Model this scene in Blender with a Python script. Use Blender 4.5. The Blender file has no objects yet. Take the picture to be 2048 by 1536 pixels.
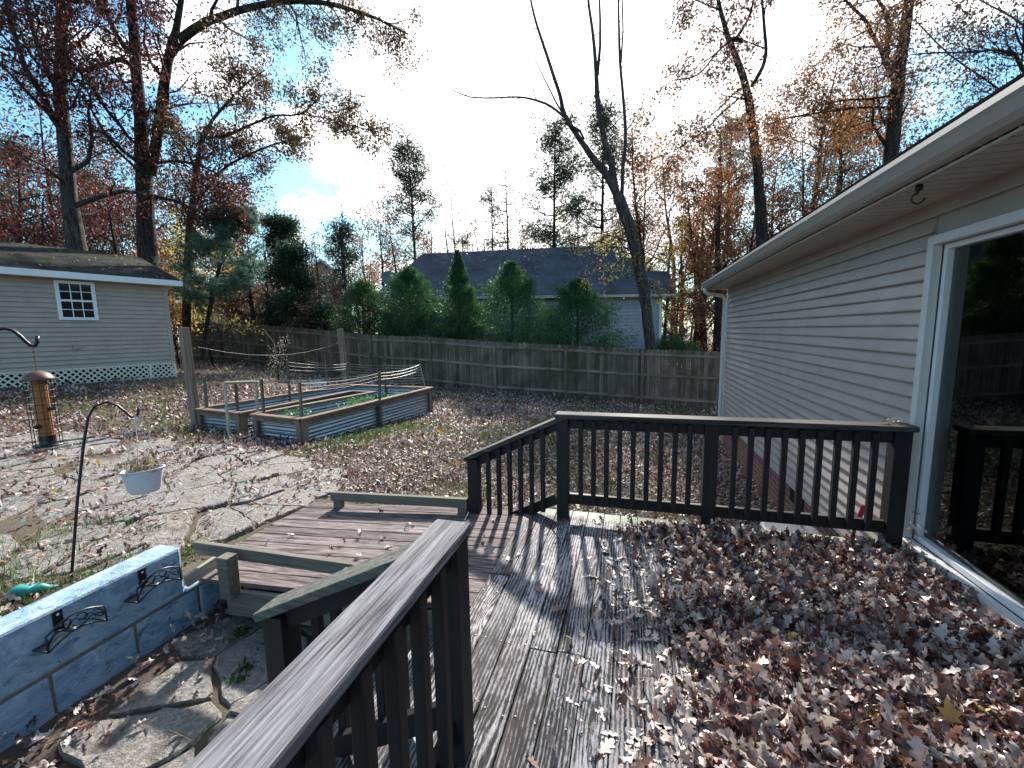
import bpy, math, random
import numpy as np
from mathutils import Matrix, Vector
rng = np.random.default_rng(7); random.seed(7)
sc = bpy.context.scene; COL = sc.collection

# ------------------------------------------------------------------ camera
F=842.0; H=1.61
def nrm(v): v=np.array(v,float); return v/np.linalg.norm(v)
_Y=nrm([237,110,F]); _D=nrm([120,-6650,F]); _Z=-nrm(_D-_Y*_D.dot(_Y)); _X=np.cross(_Y,_Z)
if _X[0]<0: _X=-_X
R=np.array([_X,_Y,_Z])
def ray(px,py): return R@nrm([px-1024,768-py,F])
def P(px,py,z=None,x=None,y=None,r=None):
    d=ray(px,py)
    t=(z-H)/d[2] if z is not None else x/d[0] if x is not None else y/d[1] if y is not None else r/math.hypot(d[0],d[1])
    return d*t+np.array([0,0,H])
cam=bpy.data.cameras.new('camera'); co=bpy.data.objects.new('camera',cam); COL.objects.link(co)
M=Matrix([[R[i][0],R[i][1],-R[i][2],(0,0,H)[i]] for i in range(3)]+[[0,0,0,1]])
co.matrix_world=M; cam.lens=F/2048*36; cam.sensor_width=36; cam.clip_end=1000; cam.clip_start=.02; sc.camera=co

# ------------------------------------------------------------------ ground height
GP=np.array([(-5.4,5.8,-.24),(-5.07,9.85,-.49),(-8.3,6.3,-.2),(-7.3,14.6,-.41),(-10.3,15.1,-.34),(-12.8,14.9,-.03),(-16.8,16.2,.23),(-19,15.7,.43),
 (-4.7,14.4,-.63),(-2.2,14.5,-.76),(.4,15,-.94),(2.9,15,-1.06),(1.97,9.7,-1.03),(1.97,7.1,-.92),(1.97,5.0,-.85),(.5,4.2,-.55),(-.6,4.0,-.32),(-3.3,2.6,-.19),(-3.3,3.5,-.19),(-2.2,3.9,-.26),
 (-3.4,1.5,.04),(-3.4,.6,.06),(-3.4,-1,.06),(-4.5,2,.03),(-6,3,.0),(-9,4,.1),(-13,9.3,.46),(-13.8,6,.54),(-15,0,.6),(-8,-2,.2),(0,7,-.62),(-2.5,10,-.58),(0,11,-.8),
 (0,25,-1.3),(-15,25,-.2),(15,20,-1.8),(-30,20,.6),(-30,-10,1),(30,0,-1.5),(0,60,-1.5),(-50,50,.5),(50,50,-1.5),(0,-30,.2)])
_A=np.linalg.norm(GP[:,None,:2]-GP[None,:,:2],axis=2); _W=np.linalg.solve(_A-np.eye(len(GP))*.15,GP[:,2]-(-.4))
def gz(x,y):
    x=np.asarray(x,float);y=np.asarray(y,float); s=x.shape
    q=np.stack([x.ravel(),y.ravel()],1); out=np.empty(len(q))
    for i in range(0,len(q),20000):
        d=np.linalg.norm(q[i:i+20000,None]-GP[None,:,:2],axis=2); out[i:i+20000]=d@_W-.4
    rr=np.hypot(q[:,0],q[:,1]); w=np.clip((rr-55)/30,0,1); out=out*(1-w)+(-1.0)*w
    qx,qy=q[:,0],q[:,1]; sunk=(qx>-3.06)&(qx<-.3)&(qy<2.9); under=(qx>=-.3)&(qx<5)&(qy<3.3)&(qy>-6)
    out=np.where(sunk&(qy>-8),-.44,out); out=np.where(under,np.minimum(out,-.5),out)
    return out.reshape(s) if s else float(out[0])
def G(px,py):
    d=ray(px,py); t=1.
    lo,hi=.5,120.
    for t in np.arange(1,90,.1):
        p=d*t
        if H+p[2]<gz(p[0],p[1]): break
    return np.array([p[0],p[1],gz(p[0],p[1])])

# ------------------------------------------------------------------ materials
class N:
    def __init__(s,mat):
        mat.use_nodes=True; s.t=mat.node_tree; s.t.nodes.clear()
    def n(s,typ,ins={},**kw):
        nd=s.t.nodes.new(typ)
        for k,v in kw.items(): setattr(nd,k,v)
        for k,v in ins.items():
            if isinstance(v,bpy.types.NodeSocket): s.t.links.new(v,nd.inputs[k])
            else: nd.inputs[k].default_value=v
        return nd
    def ramp(s,fac,stops,interp='LINEAR'):
        nd=s.n('ShaderNodeValToRGB',{0:fac}); r=nd.color_ramp; r.interpolation=interp
        while len(r.elements)<len(stops): r.elements.new(.5)
        for e,(p,c) in zip(r.elements,stops): e.position=p; e.color=(*c,1) if len(c)==3 else c
        return nd.outputs[0]
    def map(s,vec,scale=(1,1,1),rnd=True):
        if rnd:
            a=s.n('ShaderNodeAttribute',attribute_name='rnd'); m=s.n('ShaderNodeVectorMath',{0:a.outputs['Vector'],1:(37.3,91.7,13.1)},operation='MULTIPLY')
            vec=s.n('ShaderNodeVectorMath',{0:vec,1:m.outputs[0]},operation='ADD').outputs[0]
        return s.n('ShaderNodeVectorMath',{0:vec,1:scale},operation='MULTIPLY').outputs[0]
    def noise(s,vec,scale=1,detail=6,rough=.6,dist=0): return s.n('ShaderNodeTexNoise',{'Vector':vec,'Scale':scale,'Detail':detail,'Roughness':rough,'Distortion':dist}).outputs[0]
    def mix(s,f,a,b,typ='MIX'):
        nd=s.n('ShaderNodeMix',data_type='RGBA',blend_type=typ)
        for i,v in ((0,f),(6,a),(7,b)):
            if isinstance(v,bpy.types.NodeSocket): s.t.links.new(v,nd.inputs[i])
            else: nd.inputs[i].default_value=v if i==0 else ((*v,1) if len(v)==3 else v)
        return nd.outputs[2]
    def math(s,op,a,b=0,c=None,clamp=False):
        d={0:a,1:b}
        if c is not None: d[2]=c
        return s.n('ShaderNodeMath',d,operation=op,use_clamp=clamp).outputs[0]
    def out(s,col,rough=.7,bump=None,bs=.3,bd=.01,metal=0,spec=.5,trans=0):
        p=s.n('ShaderNodeBsdfPrincipled',{'Roughness':rough,'Metallic':metal,'Specular IOR Level':spec})
        if isinstance(col,bpy.types.NodeSocket): s.t.links.new(col,p.inputs['Base Color'])
        else: p.inputs['Base Color'].default_value=(*col,1)
        if bump is not None:
            b=s.n('ShaderNodeBump',{'Height':bump,'Strength':bs,'Distance':bd}); s.t.links.new(b.outputs[0],p.inputs['Normal'])
        sh=p.outputs[0]
        if trans:
            tr=s.n('ShaderNodeBsdfTranslucent')
            if isinstance(col,bpy.types.NodeSocket): s.t.links.new(col,tr.inputs[0])
            else: tr.inputs[0].default_value=(*col,1)
            sh=s.n('ShaderNodeMixShader',{0:trans,1:sh,2:tr.outputs[0]}).outputs[0]
        o=s.n('ShaderNodeOutputMaterial'); s.t.links.new(sh,o.inputs[0])
    def obj(s): return s.n('ShaderNodeTexCoord').outputs['Object']
def mat(name): m=bpy.data.materials.new(name); return m,N(m)
def plain(name,col,rough=.6,var=.15,scale=8,metal=0,bs=.15,spec=.5):
    m,n=mat(name); v=n.obj(); f=n.noise(n.map(v,(scale,)*3),1,5)
    c=n.mix(f,tuple(x*(1-var*1.6) for x in col),tuple(min(1,x*(1+var*1.6)) for x in col)); n.out(c,rough,f,bs,.004,metal,spec); return m
def wood(name,axis,dark,light,fine=55,contrast=.5,rough=.8,stain=None,bs=.5,lo=.35,hi=.65,seal=None,spec=.2):
    m,n=mat(name); v=n.obj(); sc_=[fine]*3; sc_[axis]=fine*.035
    w=n.noise(n.map(v,tuple(x*.12 for x in sc_)),1,3,.5)
    g=n.noise(n.map(v,tuple(sc_)),1,6,.7,.6)
    g2=n.noise(n.map(v,tuple(x*.35 for x in sc_)),1,4,.6,1.2)
    f=n.math('ADD',n.math('MULTIPLY',g,.6),n.math('MULTIPLY',g2,.4))
    c=n.ramp(f,[(lo,dark),(hi,light)])
    a=n.n('ShaderNodeAttribute',attribute_name='rnd').outputs['Fac']
    c=n.mix(n.math('MULTIPLY',a,contrast),c,tuple(x*.45 for x in dark))
    if stain: c=n.mix(n.ramp(n.noise(n.map(v,(1.7,1.7,1.7),False),1,4),[(.45,(0,0,0)),(.7,(.8,)*3)]),c,stain)
    n.out(c,rough,f,bs,.004,spec=spec); return m
def leafmat(name,stops,trans=.45,rough=.5,spec=.35):
    m,n=mat(name); a=n.n('ShaderNodeAttribute',attribute_name='rnd').outputs['Fac']
    k=len(stops); c=n.ramp(a,[(i/k,s) for i,s in enumerate(stops)],'CONSTANT')
    h=n.math('FRACT',n.math('MULTIPLY',a,97.0)); c=n.mix(n.math('MULTIPLY',h,.35),c,tuple(np.mean(stops,0)*.5))
    n.out(c,rough,trans=trans,spec=spec); return m

BARK=None
def barkmat(name,d,l):
    m,n=mat(name); v=n.obj(); f=n.noise(n.map(v,(17,17,3)),1,6,.7,1.2); f2=n.noise(n.map(v,(3,3,1)),1,3)
    c=n.mix(n.math('MULTIPLY',f2,.35),n.ramp(f,[(.4,d),(.62,l)]),d); n.out(c,.9,f,1.,.12,spec=.15); return m
MT={}
MT['bark_dark']=barkmat('dark_bark',(.018,.014,.012),(.12,.095,.08))
MT['bark_grey']=barkmat('grey_bark',(.03,.026,.024),(.17,.15,.135))
MT['rail']=wood('brown_grey_paint',2,(.011,.010,.011),(.024,.022,.0235),30,.3,.62,bs=.12,spec=.3)
MT['rail_worn']=wood('worn_rail_paint',1,(.03,.028,.03),(.34,.33,.35),120,.1,.75,bs=1.,lo=.38,hi=.6)
MT['rail_worn_x']=wood('worn_rail_top_paint',0,(.02,.019,.02),(.13,.125,.12),48,.1,.7,bs=.6,lo=.42,hi=.66)
MT['rail_mossy']=wood('mossy_rail_wood',0,(.028,.028,.024),(.2,.2,.175),90,.1,.8,bs=.8,lo=.36,hi=.62)
MT['treated']=wood('weathered_pine',0,(.06,.055,.045),(.27,.25,.21),60,.2,.8,stain=(.14,.14,.1),bs=.6)
MT['treated_y']=wood('weathered_pine_board',1,(.22,.2,.15),(.55,.52,.42),30,.2,.8,bs=.4)
MT['ramp']=wood('ramp_boards',0,(.04,.025,.024),(.36,.3,.29),60,.45,.8,bs=.8,lo=.4,hi=.64)
MT['fence']=wood('fence_wood',2,(.065,.05,.037),(.33,.275,.225),26,.6,.9,stain=(.045,.05,.022),bs=.4)
MT['fence_x']=wood('fence_rail_wood',0,(.11,.09,.07),(.4,.345,.28),26,.3,.9,stain=(.07,.07,.035),bs=.4)
MT['bedwood']=wood('garden_bed_wood',0,(.075,.05,.035),(.32,.24,.18),30,.3,.85,bs=.4)
MT['bedpost']=wood('garden_post_wood',2,(.1,.07,.05),(.36,.28,.22),24,.2,.85,bs=.4)
MT['stake']=wood('stake_wood',2,(.05,.045,.03),(.24,.21,.15),24,.4,.85,bs=.3)
MT['trim']=plain('white_trim',(.62,.62,.61),.45,.08)
MT['white']=plain('white_paint',(.78,.79,.8),.5,.06)
MT['lattice']=plain('cream_lattice',(.72,.69,.58),.5,.06)
MT['alu']=plain('gutter_white_metal',(.38,.365,.34),.38,.1,2)
MT['black']=plain('black_iron',(.008,.008,.011),.35,.2)
MT['metal']=plain('galvanised_steel',(.42,.46,.5),.32,.15,6,.75)
MT['concrete']=plain('grey_plastic',(.3,.3,.32),.5,.1)
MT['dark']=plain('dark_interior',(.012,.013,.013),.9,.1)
MT['soil']=plain('soil',(.035,.025,.018),.95,.4,20,bs=1)
MT['wire']=plain('wire',(.3,.29,.27),.5,.1)
MT['red']=plain('red_plastic',(.55,.02,.07),.35,.1)
MT['teal']=plain('teal_plastic',(.02,.3,.27),.4,.35,14,bs=.6)
MT['rust']=plain('rusty_copper',(.13,.05,.04),.5,.3,20)
MT['seed']=plain('bird_seed',(.36,.14,.04),.6,.4,70)
MT['rope']=plain('white_rope',(.6,.6,.55),.8,.1)
MT['potwhite']=plain('pot_plastic',(.55,.56,.6),.45,.08)
MT['mirrorpane']=None
def siding_mat(name,c,scale=3):
    m,n=mat(name); v=n.obj(); a=n.n('ShaderNodeAttribute',attribute_name='rnd').outputs['Fac']
    f=n.noise(n.map(v,(scale,)*3,False),1,5,.65); f2=n.noise(n.map(v,(60,6,60)),1,3)
    d=tuple(x*.8 for x in c); col=n.mix(n.ramp(f,[(.35,(0,0,0)),(.7,(1,1,1))]),c,d); col=n.mix(n.math('MULTIPLY',a,.12),col,tuple(x*.6 for x in c)); n.out(col,.42,f2,.08,.002,spec=.4); return m
MT['siding']=siding_mat('house_siding',(.46,.405,.37))
MT['shedsiding']=siding_mat('shed_siding',(.46,.375,.31))
MT['nbrsiding']=siding_mat('neighbour_siding',(.34,.36,.41))
MT['soffit']=siding_mat('soffit_panels',(.5,.47,.42))
# glass
m,n=mat('window_glass'); g=n.n('ShaderNodeBsdfGlossy',{'Color':(.85,.9,.88,1),'Roughness':.004}); t=n.n('ShaderNodeBsdfTransparent',{'Color':(.62,.72,.68,1)})
fr=n.n('ShaderNodeFresnel',{'IOR':1.55}); fa=n.math('ADD',n.math('MULTIPLY',fr.outputs[0],1.2),.03,clamp=True)
mx=n.n('ShaderNodeMixShader',{0:fa,1:t.outputs[0],2:g.outputs[0]}); o=n.n('ShaderNodeOutputMaterial'); n.t.links.new(mx.outputs[0],o.inputs[0]); MT['glass']=m
# deck boards: paint peeled off deep grain
m,n=mat('peeling_deck_boards'); v=n.obj()
kn=n.n('ShaderNodeTexVoronoi',{'Vector':n.map(v,(5.5,1.1,1)),'Scale':1.0},feature='F1').outputs['Distance']
kw=n.math('MULTIPLY',n.math('SUBTRACT',.3,kn,clamp=True),3.)
warp=n.noise(n.map(v,(6,1.1,1)),1,3,.5)
sx=n.n('ShaderNodeSeparateXYZ',{0:n.map(v,(1,1,1))})
xx=n.math('ADD',n.math('MULTIPLY',sx.outputs[0],330.),n.math('ADD',n.math('MULTIPLY',warp,26.),n.math('MULTIPLY',kw,22.)))
wv=n.math('SINE',xx); wv=n.math('MULTIPLY_ADD',wv,.5,.5)
fin=n.noise(n.map(v,(190,11,1)),1,6,.8,.4)
brk=n.noise(n.map(v,(75,22,1)),1,7,.8,.3)
blo=n.noise(n.map(v,(11,2.6,1)),1,5,.7,.6)
big=n.noise(n.map(v,(1.9,1.0,1),False),1,3,.6)
hgt=n.math('ADD',n.math('MULTIPLY',wv,.2),n.math('ADD',n.math('MULTIPLY',fin,.75),n.math('MULTIPLY',brk,.8)))
hh=n.math('ADD',hgt,n.math('ADD',n.math('MULTIPLY',big,-.55),n.math('MULTIPLY',blo,.75)))
ex=n.n('ShaderNodeSeparateXYZ',{0:v}); edge=n.math('MULTIPLY',n.math('SUBTRACT',ex.outputs[1],n.math('ADD',2.40,n.math('MULTIPLY',n.noise(n.map(v,(9,1,1)),1,3),.12))),14.,clamp=True)
c=n.ramp(n.math('MULTIPLY',hh,.8),[(.66,(.011,.0095,.011)),(.755,(.045,.038,.042)),(.80,(.25,.235,.245)),(.9,(.5,.49,.51))])
tint=n.noise(n.map(v,(3,1.2,1)),1,3); c=n.mix(n.ramp(tint,[(.5,(0,0,0)),(.72,(.5,)*3)]),c,(.12,.09,.08))
ec=n.ramp(fin,[(.3,(.2,.22,.17)),(.7,(.36,.4,.32))]); c=n.mix(edge,c,ec)
at=n.n('ShaderNodeAttribute',attribute_name='rnd').outputs['Fac']; c=n.mix(n.math('MULTIPLY',at,.6),c,(.045,.04,.042))
n.out(c,.75,n.math('MULTIPLY',hgt,n.math('SUBTRACT',1,n.math('MULTIPLY',edge,.8))),1.,.006); MT['deck']=m
# ground
m,n=mat('lawn_soil'); v=n.obj(); f=n.noise(n.map(v,(1.3,1.3,1.3),False),1,6,.65); g=n.noise(n.map(v,(35,35,35),False),1,6,.8)
c=n.mix(n.ramp(f,[(.42,(0,0,0)),(.6,(1,1,1))]),(.05,.032,.022),(.055,.07,.022)); c=n.mix(n.math('MULTIPLY',g,.8),c,(.16,.115,.09)); n.out(c,.95,g,.8,.03); MT['ground']=m
# flagstone
m,n=mat('flagstone'); v=n.obj(); f=n.noise(n.map(v,(4,4,9)),1,8,.7,.5); g=n.noise(n.map(v,(38,38,38)),1,6,.75); a=n.n('ShaderNodeAttribute',attribute_name='rnd').outputs['Fac']
c=n.ramp(f,[(.36,(.14,.105,.085)),(.45,(.31,.27,.23)),(.54,(.33,.32,.3)),(.64,(.29,.2,.145)),(.75,(.25,.18,.13))]); c=n.mix(n.ramp(g,[(.42,(.75,)*3),(.6,(0,0,0))]),c,(.07,.06,.05)); c=n.mix(n.math('MULTIPLY',a,.35),c,(.16,.17,.17))
n.out(c,.75,n.math('ADD',n.math('MULTIPLY',f,1.5),n.math('MULTIPLY',g,.5)),1.,.03); MT['stone']=m
# blue blocks
m,n=mat('blue_wall_paint'); v=n.obj(); f=n.noise(n.map(v,(5,5,9)),1,7,.7,1.); g=n.noise(n.map(v,(40,40,55)),1,5,.8); k=n.noise(n.map(v,(11,11,16)),1,6,.75,1.5)
c=n.ramp(f,[(.34,(.15,.24,.35)),(.48,(.26,.4,.55)),(.62,(.4,.53,.66))]); c=n.mix(n.ramp(k,[(.34,(.9,)*3),(.44,(0,0,0))]),c,(.06,.1,.15)); c=n.mix(n.ramp(k,[(.57,(0,0,0)),(.66,(.8,)*3)]),c,(.5,.62,.68))
n.out(c,.75,n.math('ADD',k,n.math('MULTIPLY',g,.5)),.7,.02); MT['blue']=m
MT['mortar']=plain('tan_mortar',(.2,.15,.1),.95,.3,20,bs=.8)
# brick
m,n=mat('red_brick'); v=n.obj(); s=n.n('ShaderNodeSeparateXYZ',{0:v}); cb=n.n('ShaderNodeCombineXYZ',{0:s.outputs[1],1:s.outputs[2],2:s.outputs[0]})
b=n.n('ShaderNodeTexBrick',{'Vector':cb.outputs[0],'Color1':(.3,.1,.065,1),'Color2':(.18,.065,.045,1),'Mortar':(.42,.36,.3,1),'Scale':1.0,'Mortar Size':.0055,'Brick Width':.215,'Row Height':.075,'Bias':0.})
g=n.noise(n.map(v,(30,30,30),False),1,5); c=n.mix(n.math('MULTIPLY',g,.35),b.outputs[0],(.1,.05,.04)); n.out(c,.85,b.outputs[1],-.6,.008); MT['brick']=m
# shingles
def shingle(name,base,moss=None,leafy=0):
    m,n=mat(name); v=n.obj(); s=n.n('ShaderNodeSeparateXYZ',{0:v}); w=n.math('FRACT',n.math('MULTIPLY',s.outputs[2],12.5)); ln=n.math('POWER',w,6.)
    f=n.noise(n.map(v,(1.1,1.1,.7),False),1,6,.7); g=n.noise(n.map(v,(30,30,14),False),1,5,.8); tab=n.noise(n.map(v,(5,5,13),False),1,2)
    c=n.mix(n.ramp(f,[(.35,(0,0,0)),(.65,(1,1,1))]),tuple(x*.5 for x in base),tuple(x*1.7 for x in base)); c=n.mix(n.math('MULTIPLY',ln,.8),c,tuple(x*.15 for x in base)); c=n.mix(n.math('MULTIPLY',g,.5),c,tuple(x*.5 for x in base)); c=n.mix(n.math('MULTIPLY',tab,.3),c,tuple(x*1.8 for x in base))
    if moss: c=n.mix(n.ramp(f,[(.48,(0,0,0)),(.68,(.85,)*3)]),c,moss)
    n.out(c,.95,n.math('ADD',g,ln),.6,.02,spec=.12); return m
MT['shedroof']=shingle('mossy_shingles',(.04,.036,.033),(.05,.06,.018)); MT['nbrroof']=shingle('slate_grey_shingles',(.075,.083,.105)); MT['houseroof']=shingle('house_shingles',(.06,.055,.05))
MT['litter']=leafmat('fallen_leaves',[(.4,.31,.3),(.5,.42,.41),(.15,.07,.065),(.24,.14,.12),(.09,.035,.035),(.6,.53,.52),(.19,.09,.055),(.46,.38,.33),(.12,.045,.045),(.32,.15,.07),(.5,.43,.36)],.18,.5,.4)
MT['decklitter']=leafmat('deck_leaves',[(.46,.38,.34),(.58,.5,.45),(.11,.045,.04),(.26,.15,.13),(.07,.026,.025),(.7,.62,.54),(.15,.055,.035),(.44,.35,.32),(.1,.035,.033),(.2,.075,.05),(.55,.47,.42),(.3,.19,.16),(.6,.55,.5)],.2,.32,.75)
MT['yellowlitter']=leafmat('yellow_leaves',[(.6,.4,.08),(.5,.25,.06),(.62,.5,.16)],.3)
MT['oakred']=leafmat('dark_red_leaves',[(.11,.025,.03),(.075,.03,.028),(.16,.04,.045),(.06,.035,.025),(.12,.07,.04),(.2,.05,.04)],.5)
MT['oakbrown']=leafmat('olive_brown_leaves',[(.08,.07,.03),(.12,.075,.035),(.06,.06,.028),(.17,.09,.04),(.1,.085,.035),(.2,.08,.05)],.5)
MT['rustleaf']=leafmat('rust_leaves',[(.24,.08,.035),(.3,.13,.05),(.16,.04,.03),(.4,.22,.07),(.17,.1,.06),(.14,.12,.05),(.36,.1,.04)],.55)
MT['orangeleaf']=leafmat('orange_leaves',[(.34,.15,.05),(.28,.12,.05),(.4,.2,.06),(.2,.09,.045)],.55)
MT['yellowleaf']=leafmat('yellow_green_leaves',[(.42,.36,.07),(.5,.38,.08),(.3,.3,.07),(.55,.42,.14)],.55)
MT['brownleaf']=leafmat('dry_brown_leaves',[(.17,.09,.06),(.22,.12,.08),(.12,.06,.05),(.25,.16,.1)],.45)
MT['pine']=leafmat('pine_needles',[(.035,.07,.045),(.05,.09,.05),(.03,.05,.035),(.07,.1,.05)],.4)
MT['whitepine']=leafmat('blue_pine_needles',[(.09,.18,.13),(.13,.23,.17),(.06,.13,.09),(.18,.27,.19)],.45)
MT['cedar']=leafmat('cedar_foliage',[(.03,.07,.045),(.04,.085,.045),(.06,.09,.045)],.35)
MT['cypress']=leafmat('cypress_foliage',[(.035,.1,.045),(.045,.13,.05),(.07,.17,.055),(.025,.07,.04),(.1,.2,.06)],.4)
MT['grass']=leafmat('grass_blades',[(.07,.13,.03),(.11,.2,.04),(.16,.22,.07),(.06,.1,.03),(.2,.2,.09)],.45)
MT['lushgrass']=leafmat('lush_grass_blades',[(.05,.12,.02),(.08,.17,.03),(.13,.2,.05),(.04,.09,.02)],.5)
MT['vegleaf']=leafmat('vegetable_leaves',[(.08,.25,.04),(.14,.35,.06),(.05,.15,.03)],.5)

# ------------------------------------------------------------------ mesh builder
class MB:
    def __init__(s): s.v=[];s.f=[];s.r=[];s.n=0
    def add(s,v,f,r=None):
        r=random.random() if r is None else r
        s.v.append(np.asarray(v,float)); s.f+= [tuple(i+s.n for i in q) for q in f]; s.r+=[r]*len(v) if not hasattr(r,'__len__') else list(r); s.n+=len(v)
    def box(s,x0,x1,y0,y1,z0,z1,r=None):
        s.add([(x,y,z) for x in (x0,x1) for y in (y0,y1) for z in (z0,z1)],[(0,1,3,2),(4,6,7,5),(0,4,5,1),(2,3,7,6),(0,2,6,4),(1,5,7,3)],r)
    def bar(s,p,q,w,h,up=(0,0,1),r=None):      # beam from p to q (centre line), w sideways, h along up
        p=np.array(p,float);q=np.array(q,float);t=nrm(q-p); sd=np.cross(t,up)
        if np.linalg.norm(sd)<1e-6: sd=np.cross(t,(1,0,0))
        sd=nrm(sd);u=np.cross(sd,t)
        s.add([c+sd*a*w/2+u*b*h/2 for c in (p,q) for a in (-1,1) for b in (-1,1)],[(0,1,3,2),(4,6,7,5),(0,4,5,1),(2,3,7,6),(0,2,6,4),(1,5,7,3)],r)
    def quad(s,pts,r=None): s.add(pts,[tuple(range(len(pts)))],r)
    def slab(s,pts,th,r=None):                 # polygon thickened downwards along -z
        n_=len(pts); p=np.array(pts,float); b=p-np.array([0,0,th]); s.add(np.vstack([p,b]),[tuple(range(n_)),tuple(range(2*n_-1,n_-1,-1))]+[(i,i+n_,(i+1)%n_+n_,(i+1)%n_) for i in range(n_)],r)
    def tube(s,pts,rad,k=8,r=None,cap=True):
        pts=np.array(pts,float); m_=len(pts); rad=np.ones(m_)*rad
        T=np.gradient(pts,axis=0); T/=np.linalg.norm(T,axis=1)[:,None]+1e-9
        a=np.cross(T[0],(0,0,1)); a=a if np.linalg.norm(a)>.1 else np.cross(T[0],(1,0,0)); a=nrm(a); A=[a]
        for i in range(1,m_): a=a-T[i]*a.dot(T[i]); a=a/(np.linalg.norm(a)+1e-9); A.append(a)
        A=np.array(A);B=np.cross(T,A); th=np.arange(k)*2*math.pi/k
        V=(pts[:,None]+rad[:,None,None]*(A[:,None]*np.cos(th)[None,:,None]+B[:,None]*np.sin(th)[None,:,None])).reshape(-1,3)
        f=[(i*k+j,i*k+(j+1)%k,(i+1)*k+(j+1)%k,(i+1)*k+j) for i in range(m_-1) for j in range(k)]
        if cap: f+=[tuple(range(k-1,-1,-1)),tuple(range((m_-1)*k,m_*k))]
        s.add(V,f,r)
    def lathe(s,prof,c,k=24,sx=1,sy=1,r=None,ang=0):
        th=np.arange(k)*2*math.pi/k; V=[]
        for (q,z) in prof:
            x=np.cos(th)*q*sx;y=np.sin(th)*q*sy; V+= [(c[0]+a*math.cos(ang)-b*math.sin(ang),c[1]+a*math.sin(ang)+b*math.cos(ang),c[2]+z) for a,b in zip(x,y)]
        f=[(i*k+j,i*k+(j+1)%k,(i+1)*k+(j+1)%k,(i+1)*k+j) for i in range(len(prof)-1) for j in range(k)]; s.add(V,f,r)
    def build(s,name,m,parent=None,bevel=0,smooth=False):
        me=bpy.data.meshes.new(name); V=np.vstack(s.v); o=bpy.data.objects.new(name,me)
        off=world(parent) if parent is not None else np.zeros(3)
        me.from_pydata((V-off).tolist(),[],s.f); a=me.attributes.new('rnd','FLOAT','POINT'); a.data.foreach_set('value',np.array(s.r,'f'))
        if smooth: me.polygons.foreach_set('use_smooth',[True]*len(me.polygons))
        me.materials.append(MT[m] if isinstance(m,str) else m); COL.objects.link(o)
        if parent is not None: o.parent=parent
        if bevel: b=o.modifiers.new('b','BEVEL'); b.width=bevel; b.segments=2; b.limit_method='ANGLE'
        return o
def world(o):
    p=np.zeros(3)
    while o is not None: p+=np.array(o.location); o=o.parent
    return p
def fastmesh(name,V,Fc,rnd,m,parent=None,k=None):   # Fc (n,k) same-size faces
    me=bpy.data.meshes.new(name); off=world(parent) if parent is not None else np.zeros(3); V=V-off
    k=Fc.shape[1]; me.vertices.add(len(V)); me.vertices.foreach_set('co',V.astype('f').ravel()); me.loops.add(Fc.size); me.loops.foreach_set('vertex_index',Fc.astype('i').ravel())
    me.polygons.add(len(Fc)); me.polygons.foreach_set('loop_start',np.arange(len(Fc),dtype='i')*k); me.polygons.foreach_set('loop_total',np.full(len(Fc),k,'i')); me.update(calc_edges=True)
    a=me.attributes.new('rnd','FLOAT','POINT'); a.data.foreach_set('value',rnd.astype('f')); me.materials.append(MT[m]); o=bpy.data.objects.new(name,me); COL.objects.link(o)
    if m in('decklitter','pale'): me.polygons.foreach_set('use_smooth',np.ones(len(Fc),bool))
    if parent is not None: o.parent=parent
    return o
def tag(o,label,cat=None,group=None,kind=None):
    if label: o['label']=label
    if cat: o['category']=cat
    if group: o['group']=group
    if kind: o['kind']=kind
    return o
def thing(name,label,cat,loc,group=None):
    o=bpy.data.objects.new(name,None); COL.objects.link(o); o.location=tuple(float(a) for a in loc); o.empty_display_size=.1
    return tag(o,label,cat,group)
# leaf shapes: (u across, v along) + faces (quads)
def mk_shape(sd):
    sd=np.array(sd); n_=len(sd); V=[];Fq=[]
    for (w,l) in sd: V+=[(-w,l),(0,l),(w,l)]
    for i in range(n_-1):
        a=3*i; Fq+=[(a,a+1,a+4,a+3),(a+1,a+2,a+5,a+4)]
    return np.array(V,float),np.array(Fq)
OAK=mk_shape([(.010,-.16),(.015,0),(.06,.08),(.19,.17),(.2,.22),(.09,.29),(.12,.36),(.3,.46),(.29,.52),(.12,.58),(.15,.64),(.27,.73),(.25,.78),(.11,.82),(.12,.9),(.05,.97),(.0,1.)])
OAKM=mk_shape([(.02,0),(.2,.22),(.08,.35),(.32,.55),(.12,.68),(.16,.85),(0,1)])
SIMP=mk_shape([(.02,0),(.28,.45),(.0,1)])
MAPLE=mk_shape([(.01,-.3),(.03,0),(.42,.02),(.24,.2),(.55,.5),(.2,.52),(.16,.75),(.0,1.)])
DIA=(np.array([(0,0),(.3,.4),(0,1),(-.3,.5)],float),np.array([(0,1,2,3)]))
NEED=(np.array([(-.02,0),(.02,0),(.006,1),(-.006,1)],float),np.array([(0,1,2,3)]))
FROND=(np.array([(-.1,0),(.14,.35),(0,1),(-.16,.5)],float),np.array([(0,1,2,3)]))
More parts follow.
